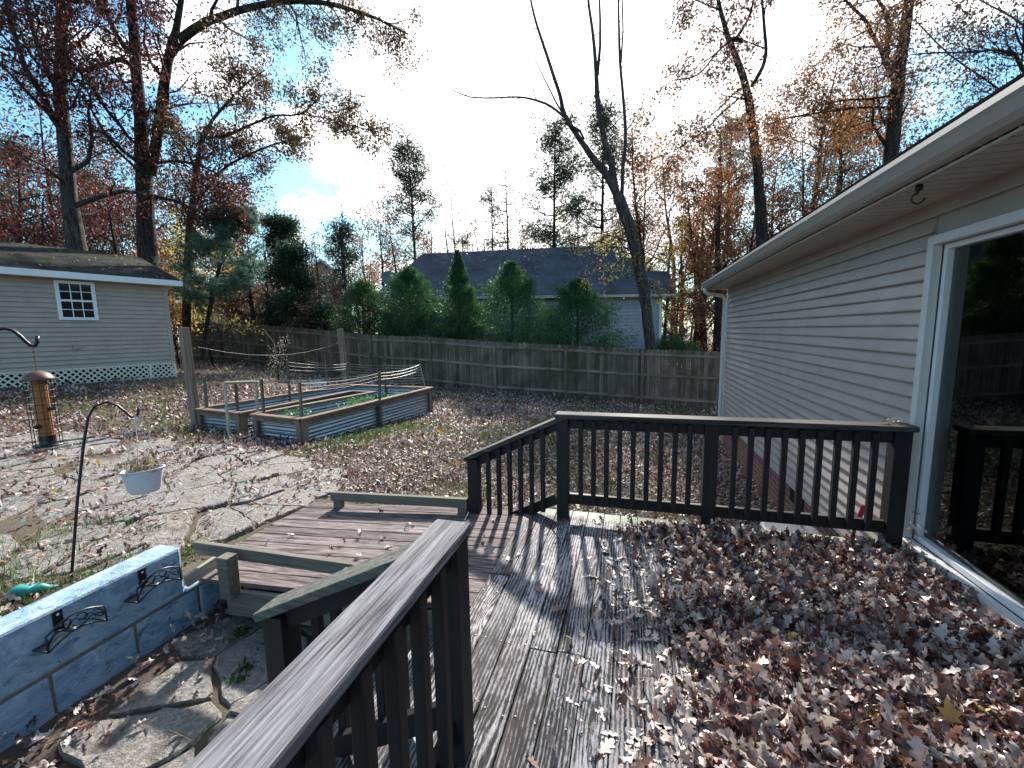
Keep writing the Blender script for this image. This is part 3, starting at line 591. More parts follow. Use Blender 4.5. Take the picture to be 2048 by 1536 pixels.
# ================================================================== FENCE
FP=[(2.92,15.03),(.41,15.03),(-2.18,14.75),(-4.75,14.6),(-7.33,14.65),(-10.1,14.9),(-12.9,15.15),(-15.9,15.6),(-19.0,15.8),(-21.6,15.9)]
FTOP=[.83,.93,1.10,1.24,1.44,1.56,1.83,2.03,2.26,2.4]; FB=[-1.06,-.94,-.76,-.63,-.41,-.3,-.03,.2,.43,.55]
FP=[(5.4,15.05)]+FP; FTOP=[.76]+FTOP; FB=[-1.2]+FB
fe=thing('fence','long weathered grey brown board fence across the back of the yard','fence',(FP[4][0],FP[4][1],FB[4]))
rg=np.random.default_rng(31); mb=MB(); rail=MB()
for i in range(len(FP)-1):
    p=np.array(FP[i]);q=np.array(FP[i+1]); L=np.linalg.norm(q-p); d=(q-p)/L; nn=np.array([-d[1],d[0]]); nn=nn if nn[1]>0 else -nn; npk=int(round(L/.143))
    for k in range(npk):
        a=k*L/npk; w=L/npk-.008; t=(a+w/2)/L; zt=FTOP[i]*(1-t)+FTOP[i+1]*t+rg.normal(0,.006); zb=FB[i]*(1-t)+FB[i+1]*t-.02-rg.uniform(0,.05); c0=p+d*a;c1=p+d*(a+w); ch=.035
        P2=[(0,zb),(w,zb),(w,zt-ch),(w-ch,zt),(ch,zt),(0,zt-ch)]; off=.045+rg.uniform(0,.004)
        V=[(*(c0+d*u+nn*(off+e)),z) for e in (0,.016) for u,z in P2]
        mb.add(V,[(0,1,2,3,4,5),(11,10,9,8,7,6)]+[(j,j+6,(j+1)%6+6,(j+1)%6) for j in range(6)])
    for fz in (.90,.53,.115):
        za=FB[i]+(FTOP[i]-FB[i])*fz; zb_=FB[i+1]+(FTOP[i+1]-FB[i+1])*fz
        r_=MB(); r_.bar((*(p+d*.05+nn*.022),za),(*(q-d*.05+nn*.022),zb_),.04,.088); r_.build('rail','fence_x',fe)
mb.build('pickets','fence',fe)
for i,(p,zt,zb) in enumerate(zip(FP,FTOP,FB)):
    r_=MB(); r_.box(p[0]-.045,p[0]+.045,p[1]-.05,p[1]+.04,zb-.15,zt-.06,rg.random()*.5); r_.build('post','fence',fe,bevel=.004)

# ================================================================== RAISED BED
zt=.2
B=dict(BFL=(-8.3,6.27),BFR=(-6.98,6.06),AFL=(-6.62,6.02),AFR=(-5.38,5.81),BR=(-4.98,9.9),BL=(-7.62,10.12),iBL=(-6.72,9.0),iBR=(-6.05,8.95))
B={k:np.array(v) for k,v in B.items()}
bd=thing('raised_garden_bed','large U shaped raised bed of wood and corrugated metal with grass at its foot','raised bed',(-6.5,7.8,-.3))
def corr(mb,p,q,z0,z1,nn,amp=.009,pitch=.068):
    n_=int((z1-z0)/pitch*8); zs=np.linspace(z0,z1,n_); V=[]; 
    for z in zs: 
        o_=nn*amp*math.cos((z-z0)/pitch*2*math.pi); V+=[(*(p+o_),z),(*(q+o_),z)]
    mb.add(V,[(2*i,2*i+1,2*i+3,2*i+2) for i in range(n_-1)],random.random())
loop=['BFL','BFR','iBL','iBR','AFL','AFR','BR','BL']
cen=np.array([-6.5,7.9])
for i,a in enumerate(loop):
    b=loop[(i+1)%8]; p,q=B[a],B[b]; d=(q-p)/np.linalg.norm(q-p); L=np.linalg.norm(q-p); nn=np.array([d[1],-d[0]])  # outward for ccw? 
    bz=min(gz(*p),gz(*q))-.08
    mb=MB(); corr(mb,p-nn*.03,q-nn*.03,bz,zt-.03,nn); mb.build('metal_panel','metal',bd,smooth=True)
    mb=MB(); mb.bar((*(p-d*.02),zt-.018),(*(q+d*.02),zt-.018),.14,.036+.0015*(i%2)); mb.build('top_board','bedwood',bd,bevel=.003)
    mb=MB(); mb.bar((*(p+nn*.012+d*.05),zt-.085),(*(q+nn*.012-d*.05),zt-.085),.03,.085); mb.build('side_board','bedwood',bd,bevel=.003)
    ks=[0,1] if L<3 else [0,.5,1]
    if a in('iBL',): ks=[0,1]
    for k in ks:
        c_=p+(q-p)*k+d*(.06 if k==0 else -.06 if k==1 else 0)+nn*.012; g_=gz(*c_)
        mb=MB(); mb.bar((*c_,g_-.1),(*c_,zt-.038),.05,.1 if k in(0,1) else .07,up=(d[0],d[1],0)) ; mb.build('leg','bedpost',bd,bevel=.003)
mb=MB(); s_=lambda k,t:(*(B[k]+(cen-B[k])*t),zt-.16)
mb.add([(*B[k],zt-.3) for k in loop],[(0,1,2,7),(2,3,6,7),(3,4,5,6)]); mb.build('soil','soil',bd)
# small metal bed
c=P(613,781,z=-.28); c=c[:2]; mb=MB(); e1=nrm(B['AFR']-B['AFL']);e2=nrm(B['BR']-B['AFR']); cs=[c,c+e1*1.0,c+e1*1.0+e2*.9,c+e2*.9]; cs=[c,c+e1*1.15,c+e1*1.15+e2*1.1,c+e2*1.1]
cs=[P(350+975*.26855,640+475*.26855,z=.02)[:2],P(350+1128*.26855,640+462*.26855,z=.02)[:2],P(350+1060*.26855,640+450*.26855,z=.02)[:2],P(350+857*.26855,640+458*.26855,z=.02)[:2]]
sb=thing('small_garden_bed','small white corrugated metal bed behind the large raised bed','raised bed',(*cs[0],-.3))
for i in range(4):
    p,q=cs[i],cs[(i+1)%4]; d=nrm(q-p); mb=MB(); corr(mb,p,q,-.42,.02,np.array([d[1],-d[0]])); mb.build('metal_panel','white',sb,smooth=True)
    mb=MB(); mb.bar((*p,.025),(*q,.025),.02,.02); mb.build('rim','white',sb)
mb=MB(); mb.add([(*c_,-.06) for c_ in cs],[(0,1,2,3)]); mb.build('soil','soil',sb)
# tall posts
def zpx(x,y): return 350+x*.26855,640+y*.26855
def topz(px,py,xy): return P(px,py,r=math.hypot(*xy))[2]
xy=B['BFL']+np.array([-.02,-.02]); mb=MB(); mb.bar((xy[0],xy[1],gz(*xy)-.1),(xy[0]-.08,xy[1],topz(*zpx(135,55),xy)),.13,.13,up=(0,1,0)); o=mb.build('wooden_post','bedpost',None,bevel=.006); tag(o,'tall thick wooden post at the near left corner of the raised bed','post','tall posts at the raised bed')
xy=B['BL']+np.array([-.15,.12]); mb=MB(); mb.bar((xy[0],xy[1],gz(*xy)-.1),(xy[0]-.13,xy[1],topz(*zpx(1220,65),xy)),.13,.13,up=(0,1,0)); o=mb.build('wooden_post','bedpost',None,bevel=.006); tag(o,'tall wooden post at the far corner of the raised bed, in front of the fence','post','tall posts at the raised bed')
# stakes
stk=[('sB','BFL',.25,220,425,'first from the left'),('sC','BFR',.12,450,460,'inside the small wooden frame'),('sA','AFL',.1,650,440,'at the left corner of the front bed'),('sA2','AFR',.06,932,460,'at the front right corner of the bed')]
def stake(zx,zy,zx2,zy2,label,zb=None,r=.022,lean=0):
    p=P(*zpx(zx2,zy2),z=zt if zb is None else zb); tp=P(*zpx(zx,zy),r=math.hypot(p[0],p[1])); mb=MB(); mb.bar((p[0],p[1],gz(p[0],p[1])-.05),tp,.04,.04,up=(0,1,0)); o=mb.build('garden_stake','stake',None,bevel=.003); tag(o,label,'stake','stakes around the raised beds'); return p,tp
A_={}
A_[1]=stake(220,425,230,655,'thin wooden stake just right of the tall thick near left post')
A_[2]=stake(450,460,465,675,'wooden stake seen through the slender wooden frame at the bed front')
A_[3]=stake(642,440,658,685,'wooden stake on the near left corner of the front bed half')
A_[4]=stake(836,300,852,555,'tallest wooden stake, halfway along the left side of the beds')
A_[5]=stake(928,460,938,710,'wooden stake on the near right corner of the front bed half')
A_[6]=stake(982,295,985,470,'wooden stake rising from the front corner of the small white bed',zb=.0)
A_[7]=stake(1122,305,1118,460,'wooden stake at the right corner of the small white bed',zb=.0)
A_[8]=stake(1287,318,1296,478,'wooden stake right beside the far tall post')
A_[9]=stake(1523,385,1515,595,'wooden stake halfway along the right side of the front bed')
A_[10]=stake(1558,322,1566,490,'wooden stake at the far end of the beds, holding netting')
p=P(*zpx(1862,497),z=zt); tp=P(*zpx(1823,322),r=math.hypot(p[0],p[1])); mb=MB(); mb.tube([p,tp],.014,6); o=mb.build('net_pole','wire',None); tag(o,'slanting pale pole at the far right corner of the raised bed','pole'); pole=(p,tp)
nt=thing('garden_netting','thin wire strands of netting strung between the stakes of the raised bed','netting',tuple(pole[0]))
def strand(mb,a,b,sag=.04,r=.0028):
    ts=np.linspace(0,1,8); mb.tube([a+(b-a)*t-np.array([0,0,sag*4*t*(1-t)]) for t in ts],r,3)
mb=MB()
for (a,b,n_) in ((8,'p',8),(10,'p',8),(9,'p',3),(4,8,3),(5,9,3),(3,9,2),(6,7,3)):
    pa=A_[a]; pb=pole if b=='p' else A_[b]
    for k in range(n_):
        t=.95-k*.11; strand(mb,pa[0]+(pa[1]-pa[0])*t,pb[0]+(pb[1]-pb[0])*t,.05)
mb.build('wires','wire',nt)
mb=MB()
l1=P(*zpx(170,200),r=10.4); l2=P(*zpx(1215,170),r=12.6); strand(mb,l1,l2,.25,.003); mb.build('long_wire','wire',nt)
# wooden door-like frame
fL=P(*zpx(405,880),z=gz(-7.3,5.8)); r_=math.hypot(fL[0],fL[1]); fL1=P(*zpx(368,468),r=r_*1.0); fR1=P(*zpx(603,460),r=r_*1.03); fR=P(*zpx(615,690),r=r_*1.03)
wfm=thing('plant_trellis','slender empty rectangular wooden frame leaning at the front of the raised bed','trellis',tuple(fL))
for a,b,nm in ((fL,fL1,'leg'),(fR,fR1,'leg'),(fL1,fR1,'crossbar')): mb=MB(); mb.bar(a,b,.045,.03,up=(0,1,0.1)); mb.build(nm,'treated_y',wfm,bevel=.003)

# ================================================================== HOOKS, FEEDER, BASKET
r2=4.0; hk=[P(*q,r=r2) for q in ((138,1153),(155,1000),(167,890),(176,835),(190,812),(213,804),(235,811),(252,825),(262,834),(270,834),(276,828),(277,815))]
k0=hk[0]; k0[2]=gz(k0[0],k0[1])-.05
mb=MB(); mb.tube(hk,.0085,8); o=mb.build('shepherd_hook','black',None,smooth=True); tag(o,'complete black shepherd hook pole carrying the white planter','plant hook','black shepherd hooks')
hk1=[(-3.47,1.33,gz(-3.5,1.3)-.05),(-3.47,1.33,1.5),(-3.465,1.36,1.6)]+[P(*q,r=3.73) for q in ((-25,668),(-8,660),(8,657),(24,660),(38,670),(50,682),(62,692),(70,692),(74,685),(74,672))]
mb=MB(); mb.tube(hk1,.0095,8); o=mb.build('shepherd_hook','black',None,smooth=True); tag(o,'black shepherd hook cut by the left picture edge, holding the bird feeder','plant hook','black shepherd hooks')
fd=P(90,893,r=3.73); hp=P(66,694,r=3.73); fb=.975; ft=1.405
bf=thing('bird_feeder','orange seed tube bird feeder in a black wire cage with a rusty round lid','bird feeder',(hp[0],hp[1],fb)); cx,cy=hp[0],hp[1]
mb=MB(); mb.lathe([(.0,1.43),(.022,1.425),(.05,1.41),(.068,1.385),(.07,1.375),(.064,1.37),(0,1.368)],(cx,cy,0),28); mb.build('lid','rust',bf,smooth=True)
mb=MB(); mb.lathe([(.034,1.372),(.034,1.03)],(cx,cy,0),20); mb.build('seed_tube','seed',bf,smooth=True)
mb=MB(); mb.lathe([(.037,1.04),(.037,.99),(.04,.985),(.0,.984)],(cx,cy,0),20); mb.lathe([(0,.986),(.066,.985),(.067,.975),(0,.972)],(cx,cy,0),24); mb.build('base','black',bf,smooth=True)
mb=MB()
for k in range(14): a=k*2*math.pi/14; mb.tube([(cx+.063*math.cos(a),cy+.063*math.sin(a),z) for z in (.985,1.37)],.0017,5)
for z in np.arange(1.02,1.37,.042): mb.tube([(cx+.063*math.cos(a),cy+.063*math.sin(a),z) for a in np.linspace(0,2*math.pi,25)],.0015,4)
mb.build('wire_cage','black',bf)
for (a,z) in ((0.4,1.2),(2.6,1.14),(-1.2,1.1)):
    mb=MB(); mb.tube([(cx+.033*math.cos(a),cy+.033*math.sin(a),z),(cx+.056*math.cos(a),cy+.056*math.sin(a),z)],.012,8); mb.build('feeding_port','black',bf)
mb=MB()
for k in range(11):
    z=1.43+k*.0135; 
    mb.tube([(cx+(.0035*math.cos(a) if k%2 else 0),cy+(0 if k%2 else .0035*math.cos(a)),z+.009*math.sin(a)) for a in np.linspace(0,2*math.pi,9)],.0012,4)
mb.build('chain','rust',bf)
hb=P(271,834,r=r2); pc=P(283,960,r=r2); zp=P(283,938,r=r2)[2]; pz0=P(283,985,r=r2)[2]
pl=thing('hanging_planter','oval white plastic planter with dry straggly plants hanging from the low shepherd hook','planter',(hb[0],hb[1],pz0))
ang=math.atan2(hb[1],hb[0])+math.pi/2; ux=np.array([math.cos(ang),math.sin(ang),0]); px_=np.array([hb[0],hb[1],0])
W2=.115*r2/4; mb=MB(); mb.lathe([(.0,pz0),(.068,pz0),(.078,pz0+.02),(.1,zp-.025),(.101,zp-.012),(.109,zp-.01),(.11,zp),(.101,zp),(.098,zp-.02),(.0,zp-.03)],px_,32,1.18,.75,ang=ang); mb.build('pot','potwhite',pl,smooth=True)
mb=MB(); 
for s_,o2 in ((-.1,.02),(.09,.03),(.02,-.06)):
    q=px_+ux*s_+np.array([-ux[1],ux[0],0])*o2; mb.tube([hb,np.array([q[0],q[1],zp])],.0022,5)
mb.tube([hb+(0,0,.015),hb+(.008,0,-.02),hb+(0,0,-.07)],[.008,.011,.004],6); mb.build('cords','rope',pl)
rg=np.random.default_rng(41); pos=px_+np.outer(rg.uniform(-.085,.085,160),ux)+np.outer(rg.uniform(-.05,.05,160),[-ux[1],ux[0],0]); pos[:,2]=zp-.03
MT['dryplant']=leafmat('dry_plant',[(.25,.22,.12),(.16,.18,.08),(.14,.04,.04),(.35,.32,.2)],.4)
V,Fc,rn=leaves(pos,rg.uniform(.05,.17,160),NEED,rg,UPN,None,.45,.6); V2,F2,r2_=leaves(pos[:60]+rg.normal(0,.02,(60,3))+[0,0,.05],.035,SIMP,rg,None,None,1,.4)
fastmesh('plants',np.vstack([V,V2]),np.vstack([Fc,F2+len(V)]),np.concatenate([rn,r2_]),'dryplant',pl)
# teal thing on the grass
g0=G(28,1200); g1=G(82,1186); mb=MB(); ax=(g1-g0)
pts=[g0-ax*.25+(0,0,.012),g0+(0,0,.03),g0+ax*.3+(0,0,.04),g0+ax*.6+(0,0,.032),g0+ax*.95+(0,0,.035),g0+ax*1.3+(0,0,.02),g0+ax*1.6+(0,0,.01)]; mb.tube(pts,[.012,.04,.048,.028,.036,.02,.005],12); mb.add([g0+(-.06,.02,.0),g0+ax*.9+(.03,.0,.0),g0+ax*.8+(.02,.05,.035),g0+(-.03,.06,.05)],[(0,1,2,3)])
o=mb.build('teal_float','teal',None,smooth=True); tag(o,'crumpled teal plastic toy lying in the grass behind the blue wall','toy')
# ================================================================== noise + litter helpers
_NG=np.random.default_rng(99).random((64,64))
def vnoise(x,y,s):
    x=np.asarray(x)/s;y=np.asarray(y)/s; xi=np.floor(x).astype(int);yi=np.floor(y).astype(int); u=x-xi;v=y-yi; u=u*u*(3-2*u);v=v*v*(3-2*v); g=lambda a,b:_NG[a%64,b%64]
    return (g(xi,yi)*(1-u)+g(xi+1,yi)*u)*(1-v)+(g(xi,yi+1)*(1-u)+g(xi+1,yi+1)*u)*v
def fb(x,y,s): return vnoise(x,y,s)*.6+vnoise(np.asarray(x)+7.3,np.asarray(y)-3.1,s*.4)*.4
def inpoly(x,y,poly):
    c=np.zeros(len(x),bool); n_=len(poly)
    for i in range(n_):
        (x1,y1),(x2,y2)=poly[i],poly[(i+1)%n_]; m_=((y1>y)!=(y2>y))&(x<(x2-x1)*(y-y1)/(y2-y1+1e-12)+x1); c^=m_
    return c
BED=[tuple(B[k]) for k in ('BFL','BFR','AFL','AFR','BR','BL')]
def green(x,y):   # 0..1 how grassy a spot of the yard is
    g=np.clip((fb(x,y,1.6)-.47)*5,0,1)*.8
    g=np.maximum(g,np.clip(1.15-np.hypot((x+4.75-(y-6)*.08)/.55,(y-7.2)/1.9),0,1)*1.5)
    g=np.maximum(g,np.clip(1.1-np.hypot((x+3.75)/.75,(y-1.9)/.75),0,1)*.75*(.4+fb(x,y,.3)))
    g=np.maximum(g,np.clip(1.1-np.hypot((x+1.9)/1.2,(y-4.5)/.6),0,1)*1.1)
    g=np.maximum(g,np.clip(1.1-np.hypot((x+2.6)/1.6,(y-6.1)/1.3),0,1)*.7)
    return np.clip(g,0,1)
def allowed(x,y):
    ok=~((x>-3.22)&(y<3.62)&(x<1.99)) & ~((x>1.95)&(y<9.95))
    q=(x-s1[0])*sn[0]+(y-s1[1])*sn[1]; ok&=(q>.02)|(((x-s1[0])*sd[0]+(y-s1[1])*sd[1])>SL)
    ok&=~inpoly(x,y,BED)
    return ok
def patio_(x,y): return (((x+6.3)/3.6)**2+((y-3.1)/2.0)**2<1)|((x>-4.6)&(x<-3.25)&(y>2.45)&(y<4.3))
def scatter(n_,r0,r1,rg):
    a=np.radians(rg.uniform(-74,36,n_)); r=np.sqrt(rg.uniform(r0*r0,r1*r1,n_)); return np.sin(a)*r,np.cos(a)*r
def litter(n_,r0,r1,size,shape,name,rg,curl,lift,label,matn='litter',spread=.42):
    x,y=scatter(n_,r0,r1,rg); k=allowed(x,y); x,y=x[k],y[k]
    dens=.35+.75*fb(x+20,y,.9); dens*=1-.62*green(x,y); dens=np.where(patio_(x,y),dens*(.07+.55*np.clip((fb(x,y+9,.55)-.46)*4,0,1)),dens)
    k=rg.random(len(x))<dens; x,y=x[k],y[k]; z=gz(x,y)+np.where(patio_(x,y),.03,.008)+rg.random(len(x))*lift
    V,Fc,rn=leaves(np.column_stack([x,y,z]),size,shape,rg,None,UPN,spread*.9,curl*.9); V=V.copy(); 
    D=fastmesh(name,V,Fc,rn,matn); tag(D,label,'leaves',kind='stuff'); return D
rg=np.random.default_rng(51)
def litter_dir(): pass
litter(80000,2.2,7.5,.072,OAKM,'fallen_leaves',rg,.55,.03,'fallen brown and pinkish leaves on the near lawn just beyond the deck and ramp')
litter(120000,7.3,14.5,.095,SIMP,'fallen_leaves',rg,.5,.03,'fallen leaves carpeting the middle of the yard around the raised beds')
litter(70000,14,34,.14,SIMP,'fallen_leaves',rg,.4,.04,'fallen leaves on the far ground along and beyond the fence')
litter(900,2.2,14,.1,OAKM,'orange_fallen_leaves',rg,.5,.04,'scattered orange and yellow leaves among the brown ones on the lawn','yellowlitter')
# grass
x,y=scatter(380000,2.2,15,rg); k=allowed(x,y); x,y=x[k],y[k]; g=green(x,y); g=np.where(patio_(x,y),g*.12,g); k=rg.random(len(x))<(g**1.5*.9+.025); x,y=x[k],y[k]
rr=np.hypot(x,y); sz=rg.uniform(.03,.085,len(x))*(1+.25*(rr>7)); BL_=(np.array([(-.045,0),(.045,0),(.03,.55),(0,1.),(-.03,.55)],float),np.array([(0,1,2,4),(4,2,3,3)]))
BLD=(np.array([(-.05,0),(.05,0),(.012,1.),(-.012,1.)],float),np.array([(0,1,2,3)]))
V,Fc,rn=leaves(np.column_stack([x,y,gz(x,y)]),sz,BLD,rg,UPN,None,.45,.7); tag(fastmesh('grass',V,Fc,rn,'grass'),'patches of green lawn grass showing between the fallen leaves','grass',kind='stuff')
n_=13000; x=rg.normal(-4.85,.33,n_)+0; y=5.4+4.*rg.beta(1.2,2.0,n_); x=x+(y-6)*.1; k=(~inpoly(x,y,BED))&(fb(x,y,.45)+rg.normal(0,.06,len(x))>.46); x,y=x[k],y[k]
V,Fc,rn=leaves(np.column_stack([x,y,gz(x,y)]),rg.uniform(.03,.08,len(x)),BLD,rg,UPN,None,.4,.7); tag(fastmesh('lush_grass',V,Fc,rn,'lushgrass'),'bright green grass strip along the front side of the raised bed','grass',kind='stuff')
n_=2600; cx_=rg.uniform(-4.6,-3.25,30); cy_=rg.uniform(1.0,2.5,30); i_=rg.integers(0,30,n_); x=cx_[i_]+rg.normal(0,.09,n_); y=cy_[i_]+rg.normal(0,.09,n_); k=(x<-3.22); x,y=x[k],y[k]
V,Fc,rn=leaves(np.column_stack([x,y,gz(x,y)]),rg.uniform(.04,.11,len(x)),BLD,rg,UPN,None,.45,.9); tag(fastmesh('grass_tufts',V,Fc,rn,'lushgrass'),'taller green grass tufts behind the blue wall','grass',kind='stuff')
# sunken path litter, weeds, twigs
n_=1700; x=rg.uniform(-3.0,-.9,n_); y=rg.uniform(-.2,2.6,n_); w=np.exp(-((x+2.85)/.25)**2)*1.2+.6*np.clip((fb(x,y,.35)-.5)*3,0,1); k=rg.random(n_)<w*.75; x,y=x[k],y[k]
V,Fc,rn=leaves(np.column_stack([x,y,np.full(len(x),-.40)+rg.random(len(x))*.03]),.072,OAK,rg,None,UPN,.4,1.); tag(fastmesh('path_leaves',V,Fc,rn,'decklitter'),'curled brown leaves gathered along the foot of the blue wall','leaves',kind='stuff')
cx_=rg.uniform(-2.6,-1.3,22); cy_=rg.uniform(.3,2.2,22); i_=rg.integers(0,22,1500); x=cx_[i_]+rg.normal(0,.03,1500); y=cy_[i_]+rg.normal(0,.03,1500)
V,Fc,rn=leaves(np.column_stack([x,y,np.full(1500,-.42)]),rg.uniform(.015,.05,1500),SIMP,rg,UPN,None,.9,.5); tag(fastmesh('weeds',V,Fc,rn,'lushgrass'),'small green weeds growing in the joints of the sunken path','weeds',kind='stuff')
n_=1200; x=rg.uniform(-3,-1,n_); y=rg.uniform(-.1,2.3,n_); k=fb(x,y,.3)>.5; x,y=x[k],y[k]
V,Fc,rn=leaves(np.column_stack([x,y,np.full(len(x),-.395)]),rg.uniform(.06,.16,len(x)),(NEED[0]*[.5,1],NEED[1]),rg,None,UPN,.25,.5); tag(fastmesh('dry_stems',V,Fc,rn,'dryplant'),'dry straw and stems lying on the sunken path','straw',kind='stuff')
# deck litter
bp=np.array([P(*q,z=0)[:2] for q in ((1300,1068),(1350,1110),(1350,1190),(1392,1320),(1395,1420),(1395,1536))]); bp=bp[np.argsort(bp[:,1])]
def dl(n_,x0,x1,y0,y1,thick,size,rg,sp,cu,name,label,dens=None,m_='decklitter',shape=OAK):
    x=rg.uniform(x0,x1,n_); y=rg.uniform(y0,y1,n_); size=size*rg.uniform(.5,1.5,n_) if n_>5000 else size; b=np.interp(y,bp[:,1],bp[:,0])-.02; e=x-b+(fb(x,y,.3)-.5)*.35
    p=dens(x,y,e); k=rg.random(n_)<p; x,y,e=x[k],y[k],e[k]; th=np.clip(e*.16,0.004,thick)
    th=th*np.clip((3.62-y)*2.2,.12,1)*np.clip((2.02-x)*3.,.25,1)
    z=.004+rg.random(len(x))*th
    size=size[k] if hasattr(size,'__len__') else size; V,Fc,rn=leaves(np.column_stack([x,y,z]),size,shape,rg,None,UPN,sp,cu); V[:,2]=np.maximum(V[:,2],.003); V[:,0]=np.minimum(V[:,0],1.94); tag(fastmesh(name,V,Fc,rn,m_),label,'leaves',kind='stuff')
dl(46000,-.3,1.92,.3,3.46,.045,.08,rg,.4,1.3,'deck_leaves','thick drift of curled brown leaves covering the right half of the deck',lambda x,y,e:np.where(e>0,np.clip(e*4+.16,0,1),np.clip(.1+e*.2,.004,1)))
dl(600,-.3,1.9,.6,3.5,.09,.07,rg,.6,.8,'yellow_deck_leaves','few yellow and orange leaves on top of the deck drift',lambda x,y,e:np.clip(e*3,0,.07)+.006,'yellowlitter',MAPLE)
n_=44; x=rg.uniform(-.8,.95,n_);y=rg.uniform(1.1,3.5,n_)
MT['pale']=leafmat('pale_deck_leaves',[(.5,.42,.35),(.36,.25,.2),(.2,.08,.06),(.55,.5,.4),(.3,.16,.13)],.15,.4)
V,Fc,rn=leaves(np.column_stack([x,y,np.full(n_,.012)]),rg.uniform(.05,.13,n_),OAK,rg,None,UPN,.2,.6); V[:,2]=np.maximum(V[:,2],.003); tag(fastmesh('stray_leaves',V,Fc,rn,'pale'),'single curled leaves scattered over the bare boards of the deck','leaves',kind='stuff')
n_=26; x=rg.uniform(-3.0,-.95,n_);y=rg.uniform(2.3,3.4,n_)
V,Fc,rn=leaves(np.column_stack([x,y,(x+.88)*.066+.005]),rg.uniform(.05,.1,n_),MAPLE,rg,None,UPN,.25,.7); tag(fastmesh('ramp_leaves',V,Fc,rn,'pale'),'few curled leaves lying on the ramp boards','leaves',kind='stuff')
cx_=rg.uniform(-.1,.6,14); cy_=rg.uniform(1.1,2.6,14); i_=rg.integers(0,14,650); x=cx_[i_]+rg.normal(0,.06,650); y=cy_[i_]+rg.normal(0,.08,650)
MT['brownneedle']=leafmat('brown_needles',[(.16,.06,.04),(.22,.09,.06),(.1,.05,.04)],.2)
V,Fc,rn=leaves(np.column_stack([x,y,np.full(650,.006)]),rg.uniform(.04,.09,650),(NEED[0]*[.5,1],NEED[1]),rg,None,UPN,.12,.3); V[:,2]=np.maximum(V[:,2],.003); tag(fastmesh('pine_straw',V,Fc,rn,'brownneedle'),'reddish brown pine needles strewn on the deck boards','pine needles',kind='stuff')
rl=thing('dried_leaves','curled dry leaves resting on the end of the far railing against the house','leaves',(1.74,3.5,.92))
V,Fc,rn=leaves(np.array([(1.70,3.5,.93),(1.73,3.49,.94),(1.78,3.5,.93),(1.82,3.52,.93),(1.86,3.5,.93)]),.085,OAK,rg,None,None,1,1.2); V[:,2]=np.maximum(V[:,2],.917); fastmesh('leaf_blades',V,Fc,rn,'pale',rl)
n_=14; V,Fc,rn=leaves(np.column_stack([rg.uniform(1.925,1.95,n_),rg.uniform(3.35,3.68,n_),rg.uniform(.06,.3,n_)]),.07,OAK,rg,None,None,1,.8); V[:,0]=np.minimum(V[:,0],1.98); tag(fastmesh('window_leaves',V,Fc,rn,'decklitter'),'dead leaves caught in cobwebs at the lower corner of the big window','leaves',kind='stuff')
# leaves on roofs
n_=260; a=rg.uniform(0,SL,n_); b=rg.random(n_); pos=np.array([S(a[i],b0+(b1-b0)*b[i],rz0+(rz1-rz0)*b[i]+.02) for i in range(n_)])
V,Fc,rn=leaves(pos,.09,SIMP,rg,None,np.array([[.4,0,1.]]),.3,.4); tag(fastmesh('roof_leaves',V,Fc,rn,'litter'),'fallen leaves lying on the mossy shed roof','leaves',kind='stuff')
# bed plants
n_=2600; cs_=[((-5.75,7.9),.3,420),((-6.2,6.5),.2,260),((-5.5,8.9),.25,160)]
allp=[]
for (c_,s_,k_) in cs_: allp.append(np.column_stack([rg.normal(c_[0],s_*.5,k_),rg.normal(c_[1],s_,k_),zt-.28+rg.uniform(0,.28,k_)]))
pos=np.vstack(allp); k=inpoly(pos[:,0],pos[:,1],[tuple(B[q]) for q in ('AFL','AFR','BR','iBR')]); pos=pos[k]
V,Fc,rn=leaves(pos,.07,SIMP,rg,None,UPN,.7,.4); tag(fastmesh('bed_plants',V,Fc,rn,'vegleaf'),'leafy green seedlings growing in the front half of the raised bed','plants',kind='stuff')

